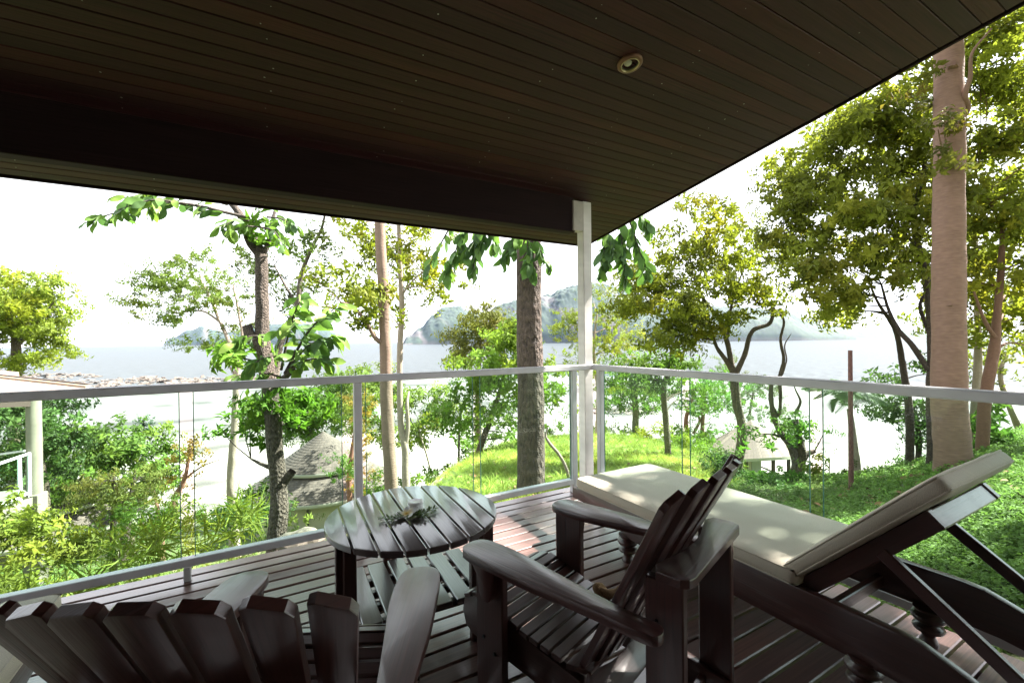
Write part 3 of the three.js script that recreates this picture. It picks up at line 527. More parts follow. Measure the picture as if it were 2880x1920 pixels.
bungalow('round bungalow with shingle roof half hidden below the neighbouring villa post', 130, 21, { base: -9.2, apex: -4.95, rim: -6.15, eave: -7.05, r1: 2.5, r2: 3.6, wallR: 2.9, pipes: [facing(130, 0.5), facing(130, 0.8)], windows: [facing(130, 0.2)] });
{ // garden hut with a pyramid roof
  const c = P(2112, 960, 22), base = -6.2, t = thing('garden_hut', 'small hut with pale pyramid roof among the trees below the lawn', 'hut', [c.x, base, c.z], facing(2112, -0.15));
  const ey = 1.85, ay = 3.35, rd = 2.15;
  const roof = part('roof', new THREE.ConeGeometry(rd - 0.05, ay - ey - 0.05, 4, 1).translate(0, (ay + ey) / 2 - 0.05, 0), darkWood, t);
  const rm = std({ color: rgb(0.15, 0.11, 0.09), roughness: 0.9, map: rep(shingle, 3, 1) });
  for (let k = 0; k < 12; k++) { const a = k / 12, b = (k + 1) / 12, y0 = ay + (ey - ay) * a, y1 = ay + (ey - ay) * b; part('shingle_course', new THREE.CylinderGeometry(Math.max(0.01, rd * a), rd * b + 0.02, y0 - y1 + 0.012, 4, 1, true).translate(0, (y0 + y1) / 2, 0), rm, roof); }
  part('fascia', new THREE.CylinderGeometry(rd + 0.05, rd + 0.05, 0.13, 4, 1, true).translate(0, ey - 0.02, 0), trimMat, roof);
  part('wall', mergeGeometries([moved(cbox(0.9, 1.9, 0.1), -0.72, 0.85, 0.0), moved(cbox(0.1, 1.9, 1.7), -1.1, 0.85, -0.75), moved(cbox(2.2, 1.9, 0.1), 0, 0.85, -1.1)]).rotateY(Math.PI / 4), creamWall, t);
  part('floor', moved(cbox(2.5, 0.2, 2.5), 0, -0.1, 0).rotateY(Math.PI / 4), darkWood, t);
  for (const [x, z] of [[1.1, 1.1], [1.1, -1.1], [-1.1, 1.1], [0.3, 1.1]]) part('post', moved(cbox(0.12, 1.95, 0.12), x, 0.9, z).rotateY(Math.PI / 4), darkWood, t);
  part('handrail', mergeGeometries([moved(cbox(1.6, 0.07, 0.06), 0.3, 0.75, 1.1), moved(cbox(0.06, 0.07, 2.2), 1.1, 0.75, 0)]).rotateY(Math.PI / 4), darkWood, t);
  part('curtain', moved(cbox(0.5, 1.5, 0.05), 0.1, 0.75, 0.2).rotateY(Math.PI / 4), std({ color: rgb(0.5, 0.52, 0.52), roughness: 0.9 }), t);
}
{ // neighbouring villa at the left edge
  const d = 9.5, c = P(95, 1250, d), t = thing('neighbour_villa', 'neighbouring villa at the left edge with tan roof, round column and glass balcony', 'villa', [c.x, 0, c.z]);
  const L = v => v.clone().sub(V(c.x, 0, c.z));
  const colMat = std({ color: rgb(0.2, 0.19, 0.14), roughness: 0.8, map: rep(blotch, 2, 3) });
  const yTop = P(95, 1126, d).y, yBal = P(95, 1388, d).y, yBot = P(95, 1640, d).y - 1.5;
  part('column', new THREE.CylinderGeometry(0.122, 0.128, yTop - yBal + 0.1, 28).translate(0, (yTop + yBal) / 2, 0), colMat, t);
  part('pillar', moved(cbox(0.27, yBal - yBot, 0.3, 0.01), 0, (yBal + yBot) / 2, 0).rotateY(-0.25), colMat, t);
  const slab = (pts, th, mat, name, parent) => { const n = pts.length, pos = [], tri = (a, b, e) => pos.push(...a.toArray(), ...b.toArray(), ...e.toArray()), lo = pts.map(p => p.clone().add(V(0, -th, 0))); for (let i = 1; i < n - 1; i++) { tri(pts[0], pts[i], pts[i + 1]); tri(lo[0], lo[i + 1], lo[i]); } for (let i = 0; i < n; i++) { const j = (i + 1) % n; tri(pts[i], lo[i], pts[j]); tri(pts[j], lo[i], lo[j]); } const g = new THREE.BufferGeometry(); g.setAttribute('position', new THREE.Float32BufferAttribute(pos, 3)); g.computeVertexNormals(); return part(name, grainUV(g, 0), mat, parent || t); };
  const tip = L(P(247, 1090, 10.6)), far = L(P(-260, 1034, 13.5)), near = L(P(-420, 1145, 7.6));
  const roofTan = std({ color: rgb(0.23, 0.155, 0.115), roughness: 0.85, map: rep(shingle, 1, 1) });
  const roof = slab([tip, far, near], 0.05, roofTan, 'roof');
  part('roof_edge', mergeGeometries([between(tip.clone().add(V(0, 0.03, 0)), far.clone().add(V(0, 0.03, 0)), 0.10, 0.05), between(tip.clone().add(V(0, -0.07, 0)), near.clone().add(V(0, -0.07, 0)), 0.05, 0.14)]), std({ color: rgb(0.3, 0.25, 0.18), roughness: 0.7 }), roof);
  part('gutter', between(tip.clone().add(V(0, 0.075, -0.05)), far.clone().add(V(0, 0.075, -0.05)), 0.05, 0.035), darkWood, roof);
  part('beam', between(L(P(98, 1132, d)), L(P(-500, 1150, 7.0)), 0.1, 0.16), darkWood, t);
  const b0 = L(P(104, 1392, d)), b1 = L(P(-330, 1590, 6.6)), b2 = L(P(-500, 1440, 9.4)), b3 = L(P(60, 1375, 10.6));
  slab([b3, b0, b1, b2], 0.17, colMat, 'balcony_slab');
  const up = (v, h) => v.clone().add(V(0, h, 0)), mix = (a, b, k) => a.clone().lerp(b, k), e0 = mix(b0, b1, 0.03).add(V(-0.06, 0, 0)), e1 = mix(b0, b1, 0.95);
  const bal = part('balcony_railing', mergeGeometries([between(up(e0, 0.92), up(e1, 0.92), 0.05, 0.04), between(up(e0, 0.1), up(e1, 0.1), 0.05, 0.04), between(up(mix(b3, b0, 0.3), 0.92), up(mix(b2, b1, 0.3), 0.92), 0.04, 0.04), ...[0.0, 0.1, 0.4, 0.7].map(k => between(up(mix(e0, e1, k), 0), up(mix(e0, e1, k), 0.92), 0.05, 0.05, 0.004))]), railPaint, t);
  const gl = new THREE.BufferGeometry(), q = [up(e0, 0.12), up(e1, 0.12), up(e1, 0.9), up(e0, 0.9)]; gl.setAttribute('position', new THREE.Float32BufferAttribute([q[0], q[1], q[2], q[0], q[2], q[3]].flatMap(v => v.toArray()), 3)); gl.computeVertexNormals();
  part('glass_pane', gl, glassMat, bal);
  const far2 = L(P(52, 1046, 16)), f2 = L(P(-300, 1010, 19)), f3 = L(P(-300, 1085, 14));
  const roof2 = slab([far2, f2, f3], 0.12, std({ color: rgb(0.16, 0.11, 0.10), roughness: 0.85, map: rep(shingle, 1, 1) }), 'rear_roof');
  part('roof_edge', between(far2.clone().add(V(0, -0.1, 0)), f3.clone().add(V(0, -0.1, 0)), 0.06, 0.2), std({ color: rgb(0.5, 0.34, 0.27), roughness: 0.8 }), roof2);
  part('wall', moved(cbox(1.2, 6, 3), -3.2, -2.4, -1.2), creamWall, t);
}
{ // slim brown pole beyond the side railing
  const d = 8.6, b = P(2392, 960, d), y0 = height(b.x, b.z) - 0.3, y1 = P(2385, 985, d).y, t = thing('garden_pole', 'thin reddish brown pole standing in the slope beyond the side railing', 'pole', [b.x, y0, b.z]);
  part('shaft', new THREE.CylinderGeometry(0.036, 0.046, y1 - y0, 16).translate(0, (y1 - y0) / 2, 0), std({ color: rgb(0.2, 0.09, 0.07), roughness: 0.75, map: rep(barkRough, 1, 4) }), t);
}
{ // pale stone at the deck's edge
  const b = P(848, 1512, 4.4), g = new THREE.IcosahedronGeometry(0.16, 3), p = g.attributes.position; for (let i = 0; i < p.count; i++) { const k = 1 + 0.35 * nz(p.getX(i) * 8, p.getY(i) * 8, p.getZ(i) * 8); p.setXYZ(i, p.getX(i) * k * 1.25, p.getY(i) * k * 0.8, p.getZ(i) * k); } g.computeVertexNormals();
  const m = part('stone', mergeVertices(g), std({ color: rgb(0.25, 0.22, 0.17), roughness: 0.9, map: wear }), scene, [b.x, b.y - 0.05, b.z]); m.userData = { label: 'pale boulder lying just beyond the deck edge under the front railing', category: 'stone' };
}

// ---------------------------------------------------------------- foliage
function leafGeo(len, wid, fold, droop) {
  const v = [[0, 0, 0], [-wid / 2, fold, len * 0.42], [0, 0, len * 0.45], [wid / 2, fold, len * 0.42], [0, -droop, len]];
  const t = [[0, 2, 1], [0, 3, 2], [1, 2, 4], [2, 3, 4]], p = [];
  for (const f of t) for (const i of f) p.push(...v[i]);
  const g = new THREE.BufferGeometry(); g.setAttribute('position', new THREE.Float32BufferAttribute(p, 3)); g.computeVertexNormals(); return g;
}
const SPRIG = {};
{
  const q = rng(77), u = (a, b) => a + (b - a) * q();
  const make = (n, len, wid, opt) => {
    const gs = [];
    for (let k = 0; k < n; k++) {
      const t = (k + 0.5) / n, L = len * u(0.7, 1.15), g = leafGeo(L, wid * u(0.8, 1.15), wid * 0.22, L * u(0.05, opt.droop));
      g.rotateX(-u(opt.e0, opt.e1)); g.rotateZ(u(-0.5, 0.5)); g.rotateY(k * 2.4 + u(-0.4, 0.4));
      g.translate(u(-0.04, 0.04) + 0.1 * Math.sin(t * 3), t * opt.h, u(-0.04, 0.04)); gs.push(g);
    }
    return mergeGeometries(gs);
  };
  SPRIG.leafy = [0, 1].map(() => make(13, 0.36, 0.17, { droop: 0.35, e0: -0.5, e1: 0.8, h: 0.85 }));
  SPRIG.fine = [0, 1].map(() => make(20, 0.24, 0.10, { droop: 0.3, e0: -0.5, e1: 0.7, h: 0.9 }));
  SPRIG.broad = [0, 1].map(() => make(9, 0.58, 0.25, { droop: 0.45, e0: -0.3, e1: 0.7, h: 0.35 }));
  SPRIG.blade = [0, 1].map(() => make(13, 0.85, 0.055, { droop: 0.9, e0: 0.1, e1: 1.1, h: 0.4 }));
  SPRIG.grass = [0, 1].map(() => make(9, 0.9, 0.05, { droop: 0.3, e0: 0.7, e1: 1.45, h: 0.05 }));
}
const leafMat = phys({ color: 0xffffff, roughness: 1, transmission: 0.48, thickness: 0, specularIntensity: 0.25, clearcoat: 0.1, clearcoatRoughness: 0.4, side: THREE.DoubleSide });
const grassMat = phys({ color: 0xffffff, roughness: 1, transmission: 0.4, specularIntensity: 0.2, thickness: 0, side: THREE.DoubleSide });
const UP = V(0, 1, 0);
function scatter(type, items, parent, name, mat = leafMat) {   // items: {p, dir, s, c}
  const out = [], m = new THREE.Matrix4(), q = new THREE.Quaternion(), spin = new THREE.Quaternion();
  SPRIG[type].forEach((g, k) => {
    const sel = items.filter((_, i) => i % SPRIG[type].length === k); if (!sel.length) return;
    const im = shadow(new THREE.InstancedMesh(g, mat, sel.length));
    sel.forEach((it, i) => { q.setFromUnitVectors(UP, it.dir).multiply(spin.setFromAxisAngle(UP, R() * 6.28)); m.compose(it.p, q, V(it.s, it.s, it.s)); im.setMatrixAt(i, m); im.setColorAt(i, it.c); });
    im.name = name; im.userData.kind = 'stuff'; parent.add(im); out.push(im);
  });
  return out;
}
function limbGeo(pts, radial, noise, seedv) {   // pts: Vector3 with .r
  const c = new THREE.CatmullRomCurve3(pts, false, 'centripetal'), n = Math.max(5, (pts.length - 1) * (radial > 9 ? 9 : 4)), pos = [], uv = [], idx = [];
  let nrm = V(1, 0, 0.13), prev = null, len = 0;
  for (let i = 0; i <= n; i++) {
    const t = i / n, p = c.getPoint(t), tan = c.getTangent(t), f = t * (pts.length - 1), k = Math.min(pts.length - 2, Math.floor(f)), r = pts[k].r + (pts[k + 1].r - pts[k].r) * (f - k);
    if (prev) len += p.distanceTo(prev); prev = p;
    nrm.sub(tan.clone().multiplyScalar(nrm.dot(tan))).normalize(); const b = tan.clone().cross(nrm);
    for (let j = 0; j <= radial; j++) {
      const a = j / radial * Math.PI * 2, rad = r * (1 + noise * nz(Math.cos(a) * 1.6 + seedv, Math.sin(a) * 1.6, len * 1.7 / Math.max(0.12, r * 6)) + noise * 0.5 * nz(Math.cos(a) * 4 + seedv, Math.sin(a) * 4, len * 6));
      pos.push(p.x + (nrm.x * Math.cos(a) + b.x * Math.sin(a)) * rad, p.y + (nrm.y * Math.cos(a) + b.y * Math.sin(a)) * rad, p.z + (nrm.z * Math.cos(a) + b.z * Math.sin(a)) * rad);
      uv.push(j / radial, len / Math.max(0.3, r * 6));
    }
  }
  for (let i = 0; i < n; i++) for (let j = 0; j < radial; j++) { const a = i * (radial + 1) + j, b = a + radial + 1; idx.push(a, a + 1, b, a + 1, b + 1, b); }
  const g = new THREE.BufferGeometry(); g.setAttribute('position', new THREE.Float32BufferAttribute(pos, 3)); g.setAttribute('uv', new THREE.Float32BufferAttribute(uv, 2)); g.setIndex(idx); g.computeVertexNormals(); return g;
}
const barkMats = new Map();
const bark = (r, g, b, map) => { const k = [r, g, b, map === barkRing].join(); if (!barkMats.has(k)) barkMats.set(k, std({ color: rgb(r * 1.0, g * 1.0, b * 1.0), roughness: 0.9, map, bumpMap: map, bumpScale: map === barkRough ? 0.04 : 0.011 })); return barkMats.get(k); };
const LUSH = 2.0;
function tree(o) {
  const limbs = (o.limbs || []).map(l => l.map(a => { const p = P(a[0], a[1], a[2]); p.r = a[3]; return p; }));
  if (o.root !== false && limbs.length) { const f = limbs[0][0], y = height(f.x, f.z) - 0.25; if (f.y > y + 0.3) { const n = f.clone(); n.y = y; n.r = f.r * 1.25; n.x += rr(-0.05, 0.05); limbs[0].unshift(n); } }
  const first = limbs.length ? limbs[0][0] : P(o.blobs[0][0], o.blobs[0][1], o.blobs[0][2]);
  const t = thing(o.name || 'tree', o.label, o.category || 'tree', [first.x, limbs.length ? first.y : height(first.x, first.z), first.z], 0, o.group), off = t.position.clone();
  const rel = v => { const n = v.clone().sub(off); n.r = v.r; return n; };
  const barkM = o.bark || bark(0.16, 0.12, 0.09, barkRough), sk = [], twigs = [];
  limbs.forEach((l, i) => {
    const big = l[0].r > 0.09, g = limbGeo(l.map(rel), big ? 22 : 10, o.rough ?? 0.16, i * 3.1 + first.x);
    part(i === 0 || big && o.trunks ? 'trunk' : 'branch', g, barkM, t);
    const c = new THREE.CatmullRomCurve3(l, false, 'centripetal'); for (let k = 0; k <= 14; k++) { const p = c.getPoint(k / 14), f = k / 14 * (l.length - 1), q = Math.min(l.length - 2, Math.floor(f)); p.r = l[q].r + (l[q + 1].r - l[q].r) * (f - q); if (k > 3 || i) sk.push(p); }
  });
  const items = [], t0 = o.tone || [0.075, 0.12, 0.022], lum = 0.3 * t0[0] + 0.6 * t0[1] + 0.1 * t0[2], tone = t0.map(v => Math.max(0.008, lum + (v - lum) * 1.12));
  for (const [px, py, d, rx, ry, rzm, dens = 1] of o.blobs || []) {
    const C = P(px, py, d), a = rx * d / F, b = ry * d / F, cz = rzm || a * 0.8, s = o.s || 0.4;
    const n = Math.round((o.lai || 2.1) * (o.lush || LUSH) * dens * Math.PI * a * b / (0.35 * s * s)), nc = Math.max(3, Math.min(90, Math.round(n / (o.per || 13)))), rc = 1.0 * Math.cbrt(a * b * cz / nc);
    for (let k = 0; k < nc; k++) {
      let x, y, z; do { x = rr(-1, 1); y = rr(-1, 1); z = rr(-1, 1); } while (x * x + y * y + z * z > 1 || x * x + y * y + z * z < 0.12);
      const right = V(1, 0, 0).applyMatrix4(RM), back = V(0, 0, 1).applyMatrix4(RM), out = right.clone().multiplyScalar(x * a).add(V(0, y * b, 0)).add(back.clone().multiplyScalar(z * cz));
      const cc = C.clone().add(out), dirOut = out.lengthSq() ? out.clone().normalize() : UP.clone(), cf = rr(0.7, 1.25), yel = R() < 0.22 ? rr(0.1, 0.35) : 0;
      if (sk.length && R() < (o.twigs ?? 0.8)) {
        let best = null, bd = 1e9; for (const p of sk) { const e = p.distanceTo(cc) + Math.max(0, p.y - cc.y) * 1.5; if (e < bd) { bd = e; best = p; } }
        if (bd > 0.25 && bd < 14) { const A = best.clone(), B = A.clone().lerp(cc, 0.5).add(V(rr(-0.12, 0.12) * bd, rr(0, 0.16) * bd, rr(-0.12, 0.12) * bd)), D = cc.clone(); A.r = Math.min(best.r * 0.7, 0.012 + bd * 0.011); B.r = A.r * 0.6; D.r = 0.006; twigs.push(limbGeo([A, B, D].map(rel), 6, 0.1, k)); if (R() < 0.4) { B.r = Math.min(B.r, 0.02); sk.push(B); } }
      }
      const m = Math.max(3, Math.round(n / nc * rr(0.6, 1.4)));
      for (let i = 0; i < m; i++) {
        let ox, oy, oz; do { ox = rr(-1, 1); oy = rr(-1, 1); oz = rr(-1, 1); } while (ox * ox + oy * oy + oz * oz > 1);
        const p = cc.clone().add(V(ox * rc, oy * rc * (o.flat || 0.55), oz * rc)), dir = V(ox, oy * 0.4, oz).multiplyScalar(0.9).add(dirOut.clone().multiplyScalar(0.55)).add(V(rr(-0.4, 0.4), rr(-0.3, 0.5) + (o.hang || 0), rr(-0.4, 0.4))).normalize();
        const f = cf * rr(0.75, 1.25);
        items.push({ p: p.sub(off), dir, s: s * rr(0.5, 1.3), c: rgb(tone[0] * f * (1 + yel), tone[1] * f * (1 + yel * 0.25), tone[2] * f) });
      }
    }
  }
  if (twigs.length) part('twigs', mergeGeometries(twigs), barkM, t).userData.kind = 'stuff';
  if (items.length) scatter(o.type || 'leafy', items, t, 'foliage', o.mat || leafMat);
  t.userData.n = undefined; delete t.userData.n;
  return t;
}
// single large leaves
const bigLeaf = [0, 1, 2, 3].map(v => {
  const n = 7, pos = [], idx = [], W = [0.02, 0.16, 0.25, 0.29, 0.28, 0.2, 0.02];
  for (let k = 0; k < n; k++) { const t = k / (n - 1), z = t, y = -0.22 * t * t * (0.5 + v * 0.35) + 0.03 * Math.sin(t * 9 + v), w = W[k] * 0.82; pos.push(-w, y + w * (0.22 + 0.06 * v), z, 0, y, z, w, y + w * (0.3 - 0.05 * v), z); }
  for (let k = 0; k < n - 1; k++) for (let j = 0; j < 2; j++) { const a = k * 3 + j, b = a + 3; idx.push(a, b, a + 1, a + 1, b, b + 1); }
  const g = new THREE.BufferGeometry(); g.setAttribute('position', new THREE.Float32BufferAttribute(pos, 3)); g.setIndex(idx); g.computeVertexNormals(); return g;
});
const bigLeafMats = [[0.085, 0.18, 0.028], [0.12, 0.23, 0.032], [0.06, 0.13, 0.03], [0.15, 0.25, 0.032]].map(c => phys({ color: rgb(...c), roughness: 1, transmission: 0.5, thickness: 0, specularIntensity: 0.4, clearcoat: 0.25, clearcoatRoughness: 0.35, side: THREE.DoubleSide }));
function spray(t, a, b, n, size, barkM, { hang = 0.5, matset = [0, 1, 2, 3], sag = 0.12 } = {}) {
  const off = t.position, A = P(...a), B = P(...b), L = A.distanceTo(B), M = A.clone().lerp(B, 0.5).add(V(0, sag * L, 0));
  A.r = Math.min(0.02, 0.008 + L * 0.008); M.r = A.r * 0.7; B.r = 0.004;
  const c = new THREE.CatmullRomCurve3([A, M, B]);
  part('twig', limbGeo([A, M, B].map(v => { const q = v.clone().sub(off); q.r = v.r; return q; }), 7, 0.08, L), barkM, t);
  for (let i = 0; i < n; i++) {
    const f = Math.pow((i + rr(0.2, 0.9)) / n, 0.75), p = c.getPoint(Math.min(1, 0.12 + 0.88 * f)), tan = c.getTangent(f), side = V(rr(-1, 1), rr(-0.5, 0.4), rr(-1, 1));
    const dir = side.add(tan.multiplyScalar(0.7)).add(V(0, -hang * rr(0.5, 1.6), 0)).normalize();
    const m = part('leaf', bigLeaf[Math.floor(R() * 4)], bigLeafMats[matset[Math.floor(R() * matset.length)]], t);
    const s = size * rr(0.7, 1.15); m.scale.setScalar(s); m.position.copy(p).sub(off).add(V(rr(-0.03, 0.03), rr(-0.03, 0.03), rr(-0.03, 0.03)));
    m.quaternion.setFromUnitVectors(V(0, 0, 1), dir).multiply(new THREE.Quaternion().setFromAxisAngle(V(0, 0, 1), rr(-1.4, 1.4)));
  }
}

function addedShadeTree(x, z, h, r, label) {  // unseen tree, added to keep the sun off the deck
  const y = height(x, z) - 0.2, t = thing('tree', label, 'tree', [x, y, z]), pt = (a, b, c, q) => { const v = V(a, b, c); v.r = q; return v; };
  part('trunk', limbGeo([pt(0, 0, 0, 0.2), pt(0.15, h * 0.3, 0.1, 0.16), pt(-0.1, h * 0.6, 0, 0.12), pt(0.1, h, 0.1, 0.05)], 14, 0.15, x), bark(0.15, 0.12, 0.075, barkRough), t);
  const items = [];
  for (let k = 0; k < 46; k++) {
    let a, b, c; do { a = rr(-1, 1); b = rr(-1, 1); c = rr(-1, 1); } while (a * a + b * b + c * c > 1);
    const C = V(a * r, h + 0.3 + b * r * 0.7, c * r);
    for (let i = 0; i < 15; i++) items.push({ p: C.clone().add(V(rr(-0.6, 0.6), rr(-0.35, 0.35), rr(-0.6, 0.6))), dir: V(rr(-1, 1), rr(-0.2, 1), rr(-1, 1)).normalize(), s: rr(0.5, 0.8), c: rgb(0.08, 0.13, 0.025) });
  }
  scatter('leafy', items, t, 'foliage');
}

// ---------------------------------------------------------------- the trees
const GREYB = bark(0.2, 0.165, 0.13, barkRough), DARKB = bark(0.105, 0.075, 0.058, barkRough), TANB = bark(0.25, 0.17, 0.125, barkRing), PALEB = bark(0.36, 0.29, 0.23, barkRing), OLIVEB = bark(0.15, 0.12, 0.075, barkRough), REDB = bark(0.22, 0.12, 0.075, barkRing);
const YG = [0.13, 0.165, 0.026], MG = [0.075, 0.135, 0.028], DG = [0.055, 0.085, 0.022], OL = [0.10, 0.105, 0.022], LG = [0.13, 0.2, 0.045];

// near gnarled tree at the left, with big single leaves
{
  const d = 5.0, t = tree({ label: 'gnarled tree with big glossy leaves close beyond the front railing', bark: bark(0.15, 0.115, 0.09, barkRough), rough: 0.12, trunks: true, s: 0.23, type: 'broad', tone: [0.1, 0.19, 0.03], lai: 1.3, twigs: 0.5,
    limbs: [[[775, 1560, d, 0.101], [785, 1400, d, 0.090], [775, 1280, d, 0.084], [762, 1130, d, 0.083], [752, 1045, d, 0.081], [738, 965, d, 0.076], [737, 880, d, 0.069], [735, 790, d, 0.067], [732, 715, d, 0.062], [700, 655, d, 0.045], [672, 600, d, 0.038], [640, 560, d, 0.031]],
      [[732, 720, d, 0.043], [752, 690, d, 0.026], [760, 640, d + 0.1, 0.02], [775, 585, d + 0.2, 0.015]], [[725, 715, d, 0.039], [696, 680, d - 0.1, 0.024], [680, 620, d - 0.2, 0.015]], [[765, 1085, d, 0.060], [800, 1062, d, 0.036], [822, 1035, d - 0.1, 0.024], [830, 985, d - 0.2, 0.014]],
      [[742, 985, d, 0.065], [704, 945, d - 0.05, 0.062], [694, 915, d - 0.05, 0.05]], [[800, 1355, d, 0.052], [822, 1325, d, 0.043]], [[775, 1320, d, 0.030], [735, 1305, d + 0.1, 0.02], [705, 1290, d + 0.15, 0.01]]],
    blobs: [[755, 640, d, 45, 50, 0.2, 0.8], [715, 1010, d, 75, 45, 0.3, 0.6], [690, 1210, d + 0.3, 90, 80, 0.4, 0.9], [815, 1165, d + 0.2, 85, 52, 0.35, 1.1], [720, 1150, d, 60, 40, 0.3, 0.6], [850, 1110, d + 0.2, 70, 60, 0.3, .7]] });
  const z = d - 0.2;
  for (const [a, b, n, s, o] of [[[690, 610, z], [245, 618, z - 0.5], 34, 0.16], [[640, 575, z], [330, 560, z - 0.4], 30, 0.15], [[520, 572, z - .3], [330, 590, z - 0.6], 16, 0.17], [[740, 640, z], [640, 655, z - 0.2], 14, 0.14], [[740, 640, z], [800, 690, z - 0.2], 16, 0.13], [[750, 610, z], [830, 640, z], 16, 0.13], [[700, 620, z], [620, 640, z - 0.2], 10, 0.16],
    [[800, 1050, z], [950, 860, z - 0.3], 26, 0.19], [[800, 1050, z], [940, 945, z - 0.3], 26, 0.19], [[790, 1040, z], [850, 830, z - 0.4], 22, 0.18], [[800, 1060, z], [930, 1010, z - 0.3], 20, 0.18], [[790, 1000, z], [690, 1040, z - 0.4], 16, 0.17], [[760, 950, z], [660, 960, z - 0.2], 12, 0.16], [[770, 1000, z], [830, 900, z - 0.5], 16, 0.18], [[790, 1060, z], [650, 1060, z - 0.3], 16, 0.16]]) spray(t, a, b, n, s, GREYB, { hang: 0.55 });
}
// massive trunk in the middle with hanging big leaves
{
  const d = 8.5, t = tree({ label: 'massive dark straight trunk with hanging big leaves in front of the lawn', bark: DARKB, rough: 0.09, trunks: true, blobs: [],
    limbs: [[[1494, 1412, d, 0.275], [1493, 1330, d, 0.262], [1493, 1100, d, 0.255], [1489, 950, d, 0.245], [1488, 832, d, 0.24], [1487, 700, d, 0.236], [1486, 560, d, 0.23], [1486, 300, d, 0.22]], [[1487, 690, d, 0.1], [1400, 600, d - 0.4, 0.06], [1290, 580, d - 0.8, 0.04]], [[1487, 640, d, 0.1], [1640, 560, d - 0.4, 0.06], [1760, 560, d - 0.8, 0.04]]] });
  const z = d - 1.0, dk = [0, 2, 1];
  for (const [a, b, n, s] of [[[1330, 590, z], [1255, 770, z], 26, 0.27], [[1360, 590, z], [1330, 760, z], 28, 0.28], [[1400, 600, z], [1300, 720, z], 22, 0.27], [[1300, 580, z], [1200, 760, z], 16, 0.24], [[1380, 600, z], [1395, 700, z], 14, 0.26], [[1480, 640, d - 0.5], [1410, 730, d - 0.6], 20, 0.26], [[1480, 650, d - 0.5], [1490, 760, d - 0.6], 26, 0.27], [[1490, 650, d - 0.5], [1545, 755, d - 0.5], 18, 0.25], [[1470, 610, d - 0.5], [1440, 690, d - 0.6], 10, 0.25],
    [[1720, 600, z], [1690, 760, z], 28, 0.27], [[1740, 590, z], [1760, 790, z], 34, 0.27], [[1760, 590, z], [1820, 770, z], 26, 0.26], [[1780, 580, z], [1830, 640, z], 16, 0.25], [[1700, 620, z], [1730, 720, z], 16, 0.27]]) spray(t, a, b, n, s, DARKB, { hang: 0.8, matset: dk, sag: 0.02 });
}
// pale slender tree
tree({ label: 'slender pale ringed trunk with low leafy side branch left of the massive trunk', bark: TANB, rough: 0.07, trunks: true, s: 0.4, tone: YG, lai: 1.8,
  limbs: [[[1102, 1400, 8.6, 0.13], [1100, 1361, 8.6, 0.127], [1092, 1231, 8.6, 0.122], [1086, 1100, 8.6, 0.117], [1085, 1010, 8.6, 0.115], [1082, 914, 8.6, 0.108], [1080, 860, 8.6, 0.112], [1078, 800, 8.6, 0.105], [1071, 707, 8.6, 0.1], [1067, 600, 8.6, 0.095], [1062, 420, 8.6, 0.085]],
    [[1084, 968, 8.6, 0.05], [1060, 955, 8.5, 0.045], [1040, 925, 8.4, 0.036], [1022, 895, 8.3, 0.03], [990, 860, 8.2, 0.022], [960, 850, 8.1, 0.015]], [[1022, 895, 8.3, 0.026], [975, 850, 8.4, 0.018], [930, 900, 8.5, 0.012]], [[1040, 930, 8.4, 0.02], [1036, 890, 8.5, 0.014], [1044, 850, 8.6, 0.01]]],
  blobs: [[950, 790, 8.3, 65, 38, 0.5, 1], [1010, 840, 8.3, 60, 40, 0.5, 1], [920, 840, 8.4, 45, 35, 0.4, 0.8], [1050, 860, 8.7, 45, 50, 0.5, 0.9], [1040, 900, 8.7, 35, 20, 0.3, .7]] });
tree({ label: 'thin forked tree with bright airy crown right of the slender pale trunk', bark: PALEB, rough: 0.1, s: 0.42, type: 'leafy', tone: [0.15, 0.185, 0.028], lai: 1.35, per: 10, flat: 0.7,
  limbs: [[[1143, 1400, 11, 0.1], [1141, 1330, 11, 0.095], [1139, 1262, 11, 0.09], [1128, 1200, 11, 0.075], [1124, 1100, 11, 0.07], [1125, 964, 11, 0.07], [1130, 873, 11, 0.066], [1126, 765, 11, 0.06], [1122, 660, 11, 0.05], [1118, 560, 11, 0.04]], [[1140, 1255, 11, 0.06], [1147, 1200, 11, 0.05], [1145, 1135, 11, 0.04], [1150, 1100, 11.2, 0.02]], [[1128, 830, 11, 0.03], [1170, 780, 11, 0.02], [1230, 740, 11, 0.012]]],
  blobs: [[1130, 640, 11, 130, 65, 1.2, 0.9], [1040, 650, 11.3, 75, 50, 0.9, 0.9], [1190, 720, 11, 85, 70, 1, 0.8], [1240, 790, 11, 75, 45, 0.8, 0.8], [1150, 830, 11.2, 70, 50, 0.8, 0.65], [1040, 760, 11.6, 60, 60, 0.8, 0.7], [1110, 740, 11.3, 80, 70, 0.9, 0.8], [1060, 880, 11.4, 50, 35, .6, .6]] });
